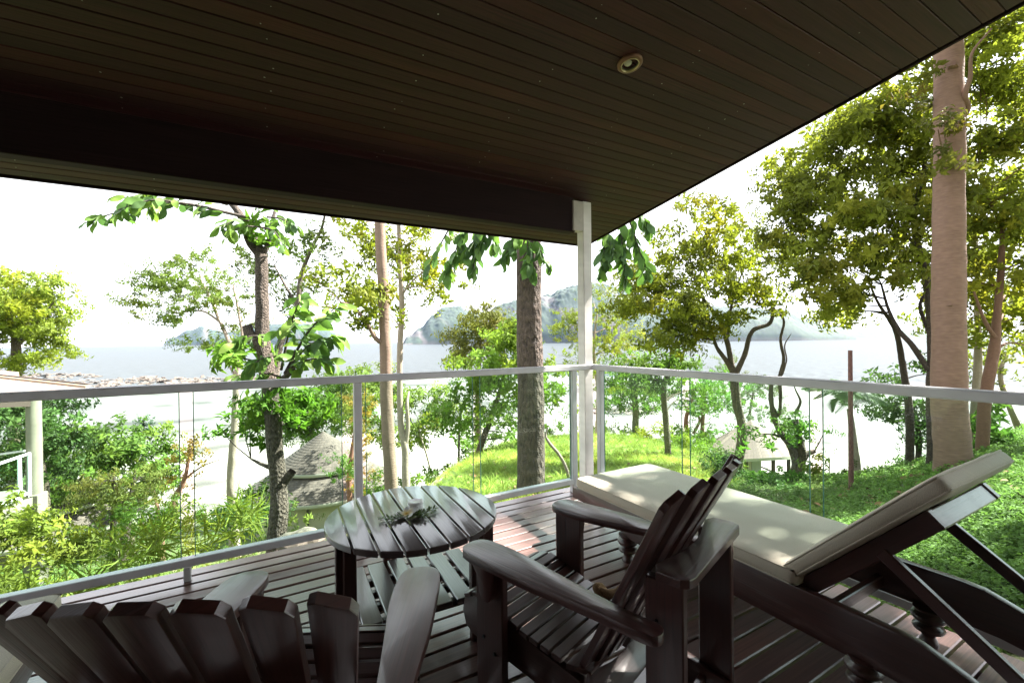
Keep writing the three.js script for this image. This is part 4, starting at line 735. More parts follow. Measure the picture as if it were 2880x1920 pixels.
// umbrella tree at the left
tree({ label: 'umbrella shaped tree with open domed crown leaning over the beach at left', bark: PALEB, rough: 0.14, s: 0.62, type: 'fine', tone: [0.1, 0.15, 0.03], lush: 3, lai: 1.9, flat: 0.4,
  limbs: [[[656, 1470, 19, 0.19], [651, 1414, 19, 0.185], [652, 1309, 19, 0.17], [660, 1205, 19, 0.15], [664, 1100, 19, 0.14], [668, 1040, 19, 0.13]], [[668, 1045, 19, 0.1], [645, 965, 19, 0.08], [612, 890, 19, 0.07], [590, 835, 19, 0.05], [565, 790, 19, 0.03]], [[668, 1040, 19, 0.1], [682, 950, 19, 0.07], [671, 880, 19, 0.05], [655, 800, 19, 0.03]], [[618, 905, 19, 0.05], [570, 875, 19, 0.04], [500, 880, 19, 0.02]], [[664, 1060, 19, 0.05], [620, 1000, 19, 0.03], [580, 980, 19, 0.02]]],
  blobs: [[560, 755, 19, 85, 34, 1.6, 1], [510, 800, 19, 90, 30, 1.6, 1], [590, 815, 19, 95, 40, 1.6, 0.9], [450, 860, 19, 70, 24, 1.2, 0.9], [530, 870, 19, 70, 24, 1.2, 0.8], [420, 900, 19, 42, 20, 0.8, 0.8], [640, 840, 19, 60, 40, 1.2, 0.8], [578, 968, 19, 48, 32, 0.9, 1], [680, 900, 19.4, 30, 50, 0.8, 0.6], [430, 830, 19, 40, 14, 0.6, .6]] });
tree({ label: 'thin branch tree with drooping sprays behind the gnarled tree top', bark: GREYB, s: 0.5, type: 'leafy', tone: DG, lai: 1.3, hang: -0.6, root: true,
  limbs: [[[778, 1300, 14, 0.12], [772, 1100, 14, 0.11], [790, 960, 14, 0.1], [835, 860, 14, 0.085], [848, 770, 14, 0.07], [880, 690, 13.6, 0.05], [905, 640, 13, 0.035], [920, 560, 12.5, 0.02]], [[835, 860, 14, 0.05], [800, 800, 14, 0.035], [770, 745, 14, 0.02]]],
  blobs: [[900, 640, 12.8, 26, 30, 0.4, 1], [875, 690, 13, 32, 35, 0.4, 1], [905, 715, 13, 18, 30, 0.3, 0.9], [780, 760, 14, 55, 50, 0.8, 1], [800, 700, 14, 30, 30, .5, .6], [850, 830, 14, 70, 35, 0.9, 1.1], [690, 700, 14.5, 40, 25, 0.6, 0.7], [900, 810, 14, 35, 30, 0.6, 0.9], [740, 745, 14, 30, 45, 0.5, 0.7]] });
// sunlit crown at the far left
tree({ label: 'broad yellow green tree above the neighbouring roof at the left edge', s: 1.0, type: 'leafy', tone: [0.15, 0.205, 0.03], lai: 2.6, bark: OLIVEB,
  limbs: [[[40, 1140, 32, 0.35], [45, 1040, 32, 0.3], [40, 930, 32, 0.22], [20, 830, 32, 0.12]], [[42, 980, 32, 0.15], [110, 900, 32, 0.08], [150, 850, 32, 0.04]]],
  blobs: [[30, 860, 32, 130, 110, 3, 1], [120, 850, 32, 65, 65, 2, 1], [60, 980, 32, 100, 55, 2.4, 1], [140, 960, 32, 42, 45, 1.5, 0.9], [-60, 800, 33, 100, 60, 3, 1], [150, 905, 32, 40, 22, 1, .8]] });
// band of trees below the rail at the left
tree({ label: 'wide bright green tree crown spreading over the beach below the left railing', s: 0.8, type: 'leafy', tone: [0.095, 0.16, 0.03], lai: 2.4, bark: OLIVEB,
  limbs: [[[365, 1560, 21, 0.2], [360, 1480, 21, 0.17], [330, 1400, 21, 0.14], [290, 1330, 21, 0.1]], [[350, 1440, 21, 0.1], [420, 1360, 21, 0.07], [450, 1300, 21, 0.04]]],
  blobs: [[260, 1250, 22, 120, 45, 2.2, 1.1], [340, 1240, 22, 90, 38, 2, 1.1], [250, 1320, 21, 110, 45, 2, 1], [360, 1320, 21, 90, 55, 1.8, 1], [180, 1300, 22, 80, 50, 2, 1], [430, 1290, 22, 70, 35, 1.4, 1], [420, 1360, 21, 60, 50, 1.2, 0.8], [170, 1360, 21, 70, 40, 1.5, .9]] });
tree({ label: 'dark green tree directly behind the neighbouring villa column', s: 0.62, type: 'leafy', tone: [0.07, 0.125, 0.035], lai: 2.4, bark: OLIVEB,
  limbs: [[[120, 1480, 16, 0.16], [125, 1380, 16, 0.13], [110, 1270, 16, 0.1], [120, 1190, 16, 0.06]]],
  blobs: [[140, 1180, 16, 55, 55, 1.2, 1.1], [60, 1200, 16.5, 90, 80, 1.4, 1.2], [130, 1270, 16, 60, 60, 1.2, 1.1], [20, 1310, 16.5, 90, 60, 1.3, 1.1], [-40, 1180, 17, 80, 80, 1.5, 1], [90, 1340, 16, 60, 40, 1, .9]] });
tree({ label: 'small olive tinted tree with dark twisted stems beside the shingle roof', s: 0.5, type: 'fine', tone: [0.12, 0.145, 0.035], lai: 2.0, bark: DARKB,
  limbs: [[[318, 1580, 14, 0.09], [316, 1520, 14, 0.085], [318, 1460, 14, 0.075], [322, 1390, 14, 0.06], [318, 1330, 14, 0.035]], [[345, 1580, 14, 0.13], [352, 1500, 14, 0.12], [360, 1430, 14, 0.1], [370, 1380, 14, 0.06], [380, 1320, 14, 0.03]]],
  blobs: [[350, 1360, 14, 70, 60, 1, 1.1], [300, 1400, 13.6, 60, 45, 0.8, 0.9], [420, 1400, 14, 50, 30, 0.8, 0.9], [390, 1330, 14.2, 50, 45, .8, .9], [270, 1430, 13.5, 50, 30, 0.6, 0.8], [260, 1370, 13.8, 40, 24, 0.6, 0.7]] });
tree({ label: 'bare leaning orange barked tree with sparse yellow leaves at the sand edge', s: 0.45, type: 'leafy', tone: [0.16, 0.13, 0.03], lai: 0.8, bark: REDB,
  limbs: [[[455, 1480, 17, 0.1], [475, 1435, 17, 0.1], [500, 1385, 17, 0.09], [520, 1340, 17, 0.07], [530, 1290, 17, 0.05], [545, 1240, 17, 0.03]], [[490, 1460, 17, 0.12], [492, 1400, 17, 0.1], [512, 1360, 17, 0.06]], [[520, 1345, 17, 0.04], [570, 1310, 17, 0.025], [618, 1292, 17, 0.012]], [[440, 1480, 17, 0.09], [442, 1430, 17, 0.07], [430, 1380, 17, 0.04]]],
  blobs: [[520, 1310, 17, 30, 45, 0.6, 1], [510, 1250, 17, 35, 35, 0.6, 0.7], [480, 1360, 17, 35, 30, 0.6, .8]] });
tree({ label: 'slim dark spire shaped conifer standing above the crowns by the beach', name: 'conifer', s: 0.55, type: 'fine', tone: [0.03, 0.075, 0.03], lai: 3, bark: DARKB, flat: 0.8,
  limbs: [[[400, 1330, 27, 0.08], [402, 1250, 27, 0.06], [404, 1172, 27, 0.02]]], blobs: [[402, 1200, 27, 8, 24, 0.25, 1.2], [401, 1228, 27, 13, 25, 0.35, 1.2], [400, 1255, 27, 17, 22, 0.4, 1.2]] });
tree({ label: 'bushy green tree behind the gnarled trunk above the shingle bungalow', s: 0.75, type: 'leafy', tone: [0.09, 0.155, 0.03], lai: 2.4, bark: OLIVEB,
  limbs: [[[870, 1480, 33, 0.25], [870, 1300, 33, 0.2], [880, 1150, 33, 0.12]]],
  blobs: [[900, 1110, 33, 90, 50, 3, 1], [840, 1170, 33, 90, 60, 3, 1], [960, 1090, 33, 70, 40, 2.4, 1], [980, 1160, 33, 70, 60, 2.4, 1], [780, 1180, 33, 80, 60, 2.5, .9], [900, 1210, 33, 60, 40, 2, .8], [1000, 1060, 34, 50, 30, 2, .8]] });
tree({ label: 'leafy pale green tree between the bungalow roof and the slender pale trunk', s: 0.7, type: 'leafy', tone: [0.14, 0.19, 0.04], lai: 2.0, bark: PALEB,
  limbs: [[[1005, 1420, 22, 0.12], [1000, 1300, 22, 0.1], [1010, 1200, 22, 0.06]], [[1215, 1340, 24, 0.06], [1200, 1280, 24, 0.05], [1180, 1220, 24, 0.04]]],
  blobs: [[1040, 1210, 23, 40, 60, 1.2, 0.9], [1060, 1150, 23, 70, 60, 1.6, 1], [1180, 1150, 24, 70, 65, 1.8, 1.1], [1190, 1240, 24, 50, 45, 1.2, 0.8], [1240, 1190, 25, 45, 55, 1.2, 0.8], [1080, 1260, 22, 35, 60, 1, 0.7], [1060, 1060, 25, 60, 30, 1.5, .8]] });
tree({ label: 'yellow green bamboo like tree trunk covered in leaves behind the railing post', s: 0.5, type: 'fine', tone: [0.2, 0.17, 0.035], lai: 2.2, bark: REDB,
  limbs: [[[985, 1450, 19, 0.12], [982, 1330, 19, 0.1], [1000, 1200, 19, 0.06]]],
  blobs: [[1000, 1270, 19, 22, 60, 0.5, 1], [1018, 1340, 19, 22, 50, 0.5, 0.9], [1005, 1160, 19, 30, 60, 0.6, 0.8]] });
// trees around the lawn, centre
tree({ label: 'rounded olive green tree crown in front of the headland left of the massive trunk', s: 0.9, type: 'leafy', tone: [0.11, 0.125, 0.028], lai: 2.5, bark: OLIVEB,
  limbs: [[[1345, 1180, 34, 0.25], [1345, 1080, 34, 0.2], [1350, 980, 34, 0.12]]],
  blobs: [[1350, 905, 34, 75, 42, 2.4, 1.1], [1325, 945, 34, 60, 45, 2, 1.1], [1395, 925, 34, 45, 35, 1.6, 1], [1330, 1000, 34, 60, 35, 2, .9]] });
tree({ label: 'light green bushy tree behind the massive trunk at the lawn edge', s: 0.65, type: 'leafy', tone: [0.12, 0.2, 0.035], lai: 2.3, bark: OLIVEB,
  limbs: [[[1330, 1345, 17, 0.14], [1346, 1272, 17, 0.13], [1375, 1190, 17, 0.11], [1401, 1116, 17, 0.08], [1420, 1040, 17, 0.05]], [[1290, 1300, 18, 0.05], [1291, 1240, 18, 0.045], [1292, 1180, 18, 0.03]]],
  blobs: [[1430, 980, 17, 75, 55, 1.1, 1], [1500, 960, 17, 70, 60, 1.1, 1], [1360, 1050, 17, 85, 50, 1.2, 1], [1330, 1130, 17, 75, 60, 1.2, 0.9], [1420, 1080, 17, 80, 50, 1.2, 1], [1430, 1170, 16.5, 60, 45, 1, 0.8], [1260, 1150, 18, 55, 50, 1, 0.8], [1530, 1040, 17, 55, 60, 1, 0.9], [1420, 1240, 15.5, 45, 45, 0.7, 0.7], [1550, 1130, 17, 50, 40, 1, .6], [1310, 1230, 18, 40, 40, .8, .6]] });
tree({ label: 'pale sparse tree right behind the corner post above the lawn', s: 0.62, type: 'fine', tone: [0.17, 0.22, 0.04], lai: 1.7, bark: PALEB,
  limbs: [[[1680, 1220, 24, 0.12], [1682, 1100, 24, 0.1], [1670, 980, 24, 0.07], [1680, 880, 24, 0.04]]],
  blobs: [[1700, 860, 24, 70, 55, 1.5, 0.9], [1620, 930, 24, 55, 60, 1.3, 0.9], [1720, 960, 24, 90, 70, 1.7, 1], [1580, 990, 24, 40, 50, 1, 0.8], [1690, 1050, 24, 80, 40, 1.5, 0.8], [1600, 880, 25, 40, 40, 1, 0.6]] });
tree({ label: 'dead grey branch leaning out of the grass beside the massive trunk', name: 'dead_branch', category: 'branch', bark: PALEB, rough: 0.12,
  limbs: [[[1600, 1345, 9.5, 0.035], [1590, 1310, 9.5, 0.035], [1570, 1275, 9.5, 0.035], [1545, 1245, 9.5, 0.035], [1535, 1225, 9.5, 0.025], [1541, 1200, 9.5, 0.012]]], blobs: [] });
// the big dark trees right of the lawn
tree({ label: 'broad tree with curved forked trunk and golden olive crown right of the corner post', bark: OLIVEB, rough: 0.16, trunks: true, s: 0.46, type: 'leafy', tone: [0.15, 0.18, 0.028], lush: 3, lai: 1.75, per: 15, flat: 0.42,
  limbs: [[[2070, 1330, 13, 0.15], [2077, 1296, 13, 0.135], [2088, 1210, 13, 0.125], [2072, 1130, 13, 0.12], [2065, 1045, 13, 0.125]], [[2064, 1050, 13, 0.08], [2040, 1010, 13, 0.065], [2016, 975, 13, 0.05], [2000, 920, 13, 0.035]], [[2062, 1045, 13, 0.085], [2045, 960, 13, 0.07], [2025, 900, 13, 0.06], [1985, 850, 13, 0.05], [1955, 790, 13, 0.035], [1940, 720, 13, 0.02]], [[2070, 1050, 13, 0.08], [2094, 1000, 13, 0.07], [2118, 930, 13, 0.062], [2166, 908, 13, 0.055], [2172, 860, 13, 0.05], [2130, 850, 12.8, 0.035], [2095, 800, 12.6, 0.02]], [[2045, 950, 13, 0.05], [2060, 850, 13.2, 0.035], [2090, 760, 13.4, 0.02]]],
  blobs: [[1980, 640, 13.5, 65, 62, 1.2, 0.9], [1880, 700, 13.2, 80, 55, 1.2, 1], [2060, 700, 13.2, 90, 60, 1.3, 1], [1830, 790, 13, 70, 50, 1.2, 1], [1940, 790, 12.6, 90, 55, 1.2, 1.1], [2070, 790, 13, 80, 45, 1.2, 1], [1790, 870, 13, 60, 55, 1.1, 1], [1890, 880, 12.6, 80, 55, 1.1, 1.1], [2000, 880, 12.8, 65, 50, 1, 1], [1850, 960, 12.8, 75, 40, 1, 0.9], [2120, 860, 13, 55, 40, 0.9, 0.8], [2190, 720, 13.6, 50, 60, 1, 0.8], [1960, 960, 12.9, 50, 30, 0.8, 0.7], [2060, 600, 14, 50, 35, .8, .5]] });
tree({ label: 'small straight tree with round low crown on the lawn left of the forked trunk', bark: OLIVEB, s: 0.5, type: 'leafy', tone: [0.09, 0.16, 0.03], lai: 2.1,
  limbs: [[[1882, 1330, 15, 0.11], [1878, 1250, 15, 0.1], [1872, 1170, 15, 0.1], [1868, 1090, 15, 0.09], [1885, 1030, 15, 0.07], [1890, 980, 15, 0.05]], [[1886, 1030, 15, 0.04], [1915, 990, 15, 0.03]]],
  blobs: [[1880, 1060, 15, 80, 40, 1.2, 1], [1800, 1070, 15.3, 60, 40, 1, 1], [1950, 1090, 15.4, 55, 45, 1, 0.9], [1910, 1010, 15, 60, 40, 1, 0.9], [1780, 1010, 15.6, 60, 40, 1, .8]] });
tree({ label: 'small shade tree with short trunk at the far lawn crest', bark: OLIVEB, s: 0.7, type: 'leafy', tone: [0.085, 0.15, 0.035], lai: 2.2,
  limbs: [[[1787, 1215, 27, 0.2], [1788, 1150, 27, 0.18], [1785, 1100, 27, 0.12]]], blobs: [[1780, 1110, 27, 65, 40, 1.8, 1], [1840, 1130, 27.5, 50, 35, 1.5, 0.9], [1720, 1100, 28, 55, 45, 1.8, 0.8], [1860, 1170, 27, 35, 20, 1, .7]] });
tree({ label: 'thin twisted trunks with bright green foliage behind the lawn hedge', bark: REDB, s: 0.6, type: 'fine', tone: [0.1, 0.2, 0.045], lai: 2.0,
  limbs: [[[1935, 1240, 25, 0.13], [1930, 1180, 25, 0.11], [1945, 1130, 25, 0.08], [1960, 1080, 25, 0.05]], [[1950, 1220, 25, 0.08], [1968, 1180, 25, 0.07], [1950, 1150, 25, 0.05]], [[1975, 1240, 25, 0.12], [1978, 1160, 25, 0.1], [1985, 1090, 25, 0.06]]],
  blobs: [[2010, 1150, 24, 60, 50, 1.6, 1], [2000, 1210, 23.5, 45, 40, 1.2, 1], [1985, 1080, 25, 60, 45, 1.6, 0.9], [2060, 1090, 25, 55, 50, 1.4, 0.8]] });
tree({ label: 'grey green airy tree standing behind the garden hut roof', bark: GREYB, s: 0.75, type: 'fine', tone: [0.1, 0.14, 0.07], lai: 1.6,
  limbs: [[[2108, 1240, 30, 0.1], [2110, 1160, 30, 0.08], [2120, 1100, 30, 0.05]]], blobs: [[2120, 1110, 30, 65, 70, 2, 0.9], [2150, 1170, 30, 50, 40, 1.6, 0.8], [2090, 1050, 31, 60, 50, 2, .8]] });
tree({ label: 'twisted double trunk with snapped stub and fresh green leaves beside the garden hut', bark: OLIVEB, rough: 0.2, trunks: true, s: 0.42, type: 'leafy', tone: [0.1, 0.2, 0.035], lai: 1.5,
  limbs: [[[2242, 1370, 12, 0.17], [2248, 1312, 12, 0.15], [2252, 1270, 12, 0.13], [2246, 1230, 12, 0.1], [2238, 1180, 12, 0.07]], [[2228, 1370, 12, 0.1], [2238, 1300, 12, 0.1], [2226, 1257, 12, 0.09], [2188, 1203, 12, 0.07], [2170, 1130, 12, 0.06], [2172, 1080, 12, 0.05], [2198, 1052, 12, 0.045], [2208, 1020, 12, 0.04]], [[2250, 1300, 12, 0.11], [2272, 1276, 12, 0.07], [2292, 1268, 12, 0.055]], [[2172, 1140, 12, 0.045], [2190, 1170, 12, 0.04], [2196, 1110, 12, 0.045], [2194, 1060, 12.1, 0.05], [2205, 1010, 12.1, 0.042], [2196, 955, 12.1, 0.036], [2205, 900, 12.1, 0.03], [2178, 866, 12.1, 0.022]], [[2206, 1040, 12.1, 0.02], [2213, 1010, 12.1, 0.018], [2208, 970, 12.1, 0.016], [2226, 938, 12.1, 0.007]], [[2236, 1165, 12, 0.04], [2252, 1130, 12, 0.03], [2240, 1100, 12, 0.02], [2232, 1080, 12, .012]]],
  blobs: [[2200, 1200, 11.8, 50, 30, 0.5, 1], [2150, 1235, 11.6, 45, 18, 0.4, 0.9], [2240, 1190, 12, 40, 35, 0.5, 0.9], [2230, 1240, 11.8, 30, 25, 0.4, 0.8], [2270, 1210, 12.2, 40, 40, 0.5, 0.6]] });
tree({ label: 'large dark olive tree with slim leaning trunks filling the right side', bark: DARKB, rough: 0.14, trunks: true, s: 0.44, type: 'leafy', tone: [0.17, 0.2, 0.034], lush: 3.8, lai: 1.7, per: 16, flat: 0.4,
  limbs: [[[2618, 1345, 9, 0.085], [2620, 1250, 9, 0.075], [2618, 1094, 9, 0.07], [2622, 960, 9, 0.075], [2608, 800, 9.2, 0.07], [2585, 700, 9.4, 0.06], [2570, 600, 9.6, 0.05], [2600, 480, 9.8, 0.045], [2615, 350, 10, 0.03]], [[2612, 1040, 9, 0.055], [2570, 975, 9.1, 0.05], [2530, 930, 9.3, 0.045], [2500, 870, 9.5, 0.03], [2480, 800, 9.6, 0.02]], [[2622, 950, 9, 0.045], [2600, 900, 9.2, 0.035], [2590, 850, 9.4, 0.03], [2640, 780, 9.4, 0.02]], [[2560, 1330, 11, 0.09], [2558, 1150, 11, 0.085], [2540, 1030, 11, 0.07], [2520, 930, 11, 0.055], [2470, 850, 11, 0.03], [2440, 780, 11, 0.02]], [[2580, 690, 9.4, 0.035], [2500, 620, 9.6, 0.025], [2400, 580, 9.8, 0.015]]],
  blobs: [[2190, 490, 10.6, 60, 40, 0.8, 1], [2270, 430, 10.4, 70, 40, 0.9, 1], [2170, 570, 10.6, 55, 40, 0.8, 0.9], [2400, 340, 10.2, 90, 50, 1, 1], [2600, 180, 9.6, 80, 45, 0.8, 1], [2640, 620, 9.6, 45, 80, 0.6, 0.8], [2520, 300, 10, 120, 70, 1.2, 1], [2430, 400, 10, 130, 65, 1.2, 1.1], [2330, 480, 10.3, 110, 50, 1.1, 1], [2250, 520, 10.5, 70, 35, 0.8, 0.8], [2570, 430, 10, 100, 70, 1.1, 1], [2450, 530, 10, 140, 55, 1.2, 1.1], [2350, 600, 10, 130, 50, 1.1, 1.1], [2240, 660, 10.4, 90, 45, 1, 0.9], [2560, 600, 9.6, 110, 60, 1.1, 1], [2450, 660, 9.8, 120, 50, 1.1, 1.1], [2320, 720, 10, 110, 50, 1.1, 1.1], [2250, 790, 10.2, 60, 45, 0.8, 1], [2400, 780, 9.8, 110, 45, 1, 1], [2530, 760, 9.8, 90, 55, 1, 0.9], [2340, 850, 10, 80, 40, 0.9, 0.9], [2450, 880, 10.2, 80, 45, 0.9, 0.7], [2640, 250, 9.6, 60, 60, 0.9, 0.8], [2620, 500, 10, 60, 60, 0.9, 0.8], [2650, 800, 9.4, 40, 90, 0.5, 0.5]] });
tree({ label: 'leafy shrub like tree below the olive crown left of the tall tan trunk', bark: DARKB, s: 0.4, type: 'leafy', tone: [0.055, 0.1, 0.03], lai: 2.0,
  limbs: [[[2580, 1330, 12, 0.07], [2585, 1220, 12, 0.065], [2560, 1120, 12, 0.05], [2545, 1050, 12, 0.04]]],
  blobs: [[2540, 1130, 12, 70, 45, 1, 1], [2570, 1190, 12, 50, 45, 0.8, 1], [2500, 1160, 12.3, 50, 30, 0.8, 0.8], [2560, 1060, 12, 60, 40, 1, 0.9], [2585, 1240, 12, 30, 30, 0.5, .8]] });
const TANT = bark(0.26, 0.155, 0.11, barkRing);
const tall = tree({ label: 'tall smooth tan trunk rising past the roof edge at the right', bark: TANT, rough: 0.09, trunks: true, s: 0.4, tone: OL, lai: 1,
  limbs: [[[2695, 1360, 7.5, 0.34], [2686, 1310, 7.5, 0.27], [2680, 1270, 7.5, 0.243], [2672, 1180, 7.5, 0.232], [2670, 1000, 7.5, 0.222], [2669, 822, 7.5, 0.215], [2669, 640, 7.5, 0.212], [2670, 540, 7.5, 0.205], [2672, 440, 7.5, 0.205], [2670, 320, 7.5, 0.195], [2668, 151, 7.5, 0.19], [2664, -100, 7.5, 0.18]], [[2700, 340, 7.5, 0.06], [2722, 305, 7.4, 0.045], [2715, 270, 7.3, 0.04], [2730, 215, 7.2, 0.03], [2735, 150, 7.1, 0.02], [2790, 80, 7, .012]]],
  blobs: [[2670, -300, 7.5, 330, 190, 2, 0.36], [2440, -180, 8.5, 260, 140, 1.6, 0.36], [2280, -140, 9, 200, 120, 1.5, 0.36], [2750, -700, 8, 420, 220, 2.2, 0.36], [3020, -150, 8, 240, 220, 1.8, 0.36], [2600, 240, 7.3, 55, 25, 0.3, 0.9], [2650, 380, 7.2, 22, 18, 0.15, 0.8], [2665, 440, 7.2, 25, 20, 0.15, 0.8]] });  // blobs above the frame are unseen crown, added to shade the lounger
for (const [py, a, s] of [[205, 0.5, 1.1], [350, 0.75, 1.2], [640, 2.4, 0.8], [860, 0.3, 0.7], [1090, 1.6, 0.8], [1200, 2.9, 0.9]]) { const c = P(2670, py, 7.5).sub(tall.position), g = new THREE.IcosahedronGeometry(0.05 * s, 2).scale(1.25, 0.55, 1.25), p = g.attributes.position; for (let i = 0; i < p.count; i++) { const k = 1 + 0.5 * nz(p.getX(i) * 40, p.getY(i) * 40, p.getZ(i) * 40 + py); p.setXYZ(i, p.getX(i) * k, p.getY(i) * k, p.getZ(i) * k); } g.computeVertexNormals(); part('knot', g, TANT, tall, [c.x - Math.cos(a) * 0.2, c.y, c.z + Math.sin(a) * 0.2]); }
tree({ label: 'bright leafy tree crown with reddish stem at the right edge', bark: REDB, rough: 0.12, trunks: true, s: 0.46, type: 'leafy', tone: [0.18, 0.215, 0.036], lush: 3.8, lai: 1.75, per: 15, flat: 0.45,
  limbs: [[[2764, 1300, 8.6, 0.1], [2765, 1247, 8.6, 0.1], [2769, 1150, 8.6, 0.098], [2781, 1067, 8.6, 0.09], [2797, 985, 8.7, 0.085], [2806, 880, 8.8, 0.06], [2815, 780, 8.9, 0.055], [2819, 713, 9, 0.05], [2825, 600, 9.2, 0.04]], [[2800, 950, 8.7, 0.04], [2770, 900, 8.7, 0.03], [2740, 820, 8.7, 0.02]], [[2822, 650, 9.2, 0.03], [2780, 560, 9.3, 0.025], [2740, 520, 9.4, 0.015]]],
  blobs: [[2760, 120, 9, 60, 50, 0.8, 1], [2860, 180, 9, 50, 60, 0.8, 1], [2740, 380, 9.4, 40, 60, 0.7, 0.9], [2880, 370, 9.2, 60, 50, 0.8, 1], [2790, 170, 9, 90, 70, 1, 0.9], [2850, 90, 8.8, 70, 50, 0.9, 0.9], [2760, 270, 9.4, 70, 50, 0.9, 0.7], [2870, 260, 9.2, 50, 60, 0.8, 0.6], [2790, 400, 9.4, 90, 50, 1, 1], [2860, 470, 9.2, 80, 60, 1, 1.1], [2760, 520, 9.4, 70, 60, 1, 1.1], [2840, 600, 9.2, 90, 55, 1, 1.1], [2760, 660, 9.4, 70, 50, 0.9, 1], [2850, 730, 9.2, 80, 55, 1, 1], [2760, 790, 9.5, 60, 50, 0.9, 0.9], [2850, 850, 9.4, 70, 50, 0.9, 0.9], [2740, 900, 9.8, 50, 50, 0.8, 0.7], [2850, 960, 9.6, 60, 45, 0.8, 0.7], [2960, 300, 9, 100, 200, 1.2, 0.6], [2960, 700, 9, 100, 200, 1.2, 0.8]] });
tree({ label: 'pale grey slim trunk with thin crown behind the reddish stem', bark: PALEB, s: 0.5, type: 'leafy', tone: [0.12, 0.15, 0.03], lai: 1.3, trunks: true,
  limbs: [[[2742, 1290, 11, 0.1], [2745, 1150, 11, 0.09], [2752, 1000, 11, 0.08], [2750, 860, 11, 0.06], [2748, 700, 11, 0.04]], [[2870, 1210, 12, 0.08], [2835, 1130, 12, 0.06], [2815, 1050, 12, 0.05], [2840, 980, 12, .03]]],
  blobs: [[2740, 980, 11.5, 55, 60, 0.9, 0.8], [2830, 1040, 12, 70, 40, 1, 0.9], [2850, 1110, 12, 45, 30, 0.8, .6], [2680, 560, 12, 120, 120, 1.2, 0.6], [2700, 860, 12, 80, 90, 1.2, .6]] });
// unseen trees added right of the terrace, outside the frame, to shade the deck
for (const [x, z, h, r, l] of [[6.8, 1.6, 6.6, 2.3, 'added shade tree close to the terrace, unseen beyond the right edge'], [10.5, -0.2, 8.2, 2.8, 'taller added shade tree up the slope, unseen beyond the right edge'], [10.5, 4.5, 9.5, 3.2, 'tallest added shade tree behind the terrace, unseen beyond the right edge'], [6.2, 4.6, 7.5, 2.4, 'added shade tree at the rear corner, unseen beyond the right edge']])
  addedShadeTree(x, z, h, r, l);
{ // young palm behind the brown pole
  const d = 11, b = P(2412, 1330, d), c = P(2390, 1150, d), t = thing('palm', 'small palm with feathery fronds behind the thin brown pole', 'palm tree', [b.x, height(b.x, b.z) - 0.2, b.z]), off = t.position.clone();
  const q = (v, r) => { const n = v.clone().sub(off); n.r = r; return n; };
  part('trunk', limbGeo([q(V(b.x, off.y, b.z), 0.1), q(b, 0.09), q(P(2402, 1240, d), 0.075), q(c, 0.06)], 14, 0.08, 3), PALEB, t);
  const fm = phys({ color: rgb(0.07, 0.13, 0.04), roughness: 1, transmission: 0.4, thickness: 0, side: THREE.DoubleSide });
  for (let k = 0; k < 20; k++) {
    const a = k * 2.4, L = rr(0.8, 1.15), e = rr(0.5, 1.2), tip = c.clone().add(V(Math.cos(a) * L, Math.sin(e) * L * 0.8 - (k % 3) * 0.2, Math.sin(a) * L)), mid = c.clone().lerp(tip, 0.5).add(V(0, 0.3, 0)), cv = new THREE.CatmullRomCurve3([c, mid, tip].map(v => v.clone().sub(off))), g = [];
    for (let i = 2; i < 26; i++) for (const s of [-1, 1]) { const f = i / 26, p = cv.getPoint(f), tan = cv.getTangent(f), sd = tan.clone().cross(UP).normalize().multiplyScalar(s), dir = sd.add(tan.clone().multiplyScalar(0.7)).add(V(0, -0.3, 0)).normalize(), lg = leafGeo(0.34 * Math.sin(Math.PI * (0.15 + 0.8 * f)), 0.034, 0.004, 0.05); lg.applyQuaternion(new THREE.Quaternion().setFromUnitVectors(V(0, 0, 1), dir)); lg.translate(p.x, p.y, p.z); g.push(lg); }
    part('frond', mergeGeometries(g), fm, t);
  }
}
// ---------------------------------------------------------------- bushes and low plants
const bush = (label, blobs, tone, s, type = 'leafy', lai = 2.6, extra = {}) => tree({ name: 'bush', category: 'bush', label, blobs, tone, s, type, lai, twigs: 0, ...extra });
bush('feathery narrow-leaved bush spilling along the deck edge below the front railing', [[560, 1500, 5.2, 110, 45, 0.6, 1], [430, 1540, 4.8, 110, 50, 0.6, 1], [640, 1480, 5.4, 70, 40, 0.5, 1], [300, 1590, 4.4, 110, 50, 0.5, 1], [480, 1590, 4.2, 160, 40, 0.4, 1], [200, 1660, 3.9, 120, 50, 0.4, 0.9]], [0.15, 0.2, 0.035], 0.34, 'blade', 1.3);
bush('dense shrubs at the foot of the olive tinted tree', [[280, 1490, 10, 60, 40, 0.8, 1], [360, 1500, 9.5, 70, 35, 0.8, 1], [430, 1480, 10, 50, 35, 0.7, 1], [520, 1450, 11, 50, 30, 0.7, 0.9]], [0.1, 0.175, 0.03], 0.32);
bush('tangle of light green leaves below the neighbouring villa', [[40, 1560, 6.4, 90, 60, 0.8, 1], [150, 1560, 6.6, 80, 55, 0.8, 1], [60, 1640, 5, 100, 40, 0.7, 1], [-40, 1500, 7, 90, 70, 0.8, 1], [210, 1520, 7, 60, 40, .6, .9]], [0.13, 0.165, 0.03], 0.3);
bush('dark leafy shrub at the foot of the gnarled tree', [[690, 1420, 9, 55, 50, 0.7, 1.2], [660, 1450, 9, 40, 35, 0.6, 1], [720, 1460, 8.5, 40, 40, 0.5, 1]], [0.05, 0.095, 0.025], 0.32);
bush('airy seedlings in front of the cream bungalow wall', [[835, 1450, 8, 24, 30, 0.3, 0.5], [825, 1485, 7, 26, 22, 0.3, 0.6]], [0.13, 0.18, 0.04], 0.22, 'leafy', 1.2);
bush('sprawling green tree bush overhanging the bungalow roof right side', [[960, 1310, 17, 24, 36, 0.6, 1], [948, 1352, 16.8, 26, 22, 0.6, 1]], [0.075, 0.15, 0.03], 0.5, 'fine', 2);
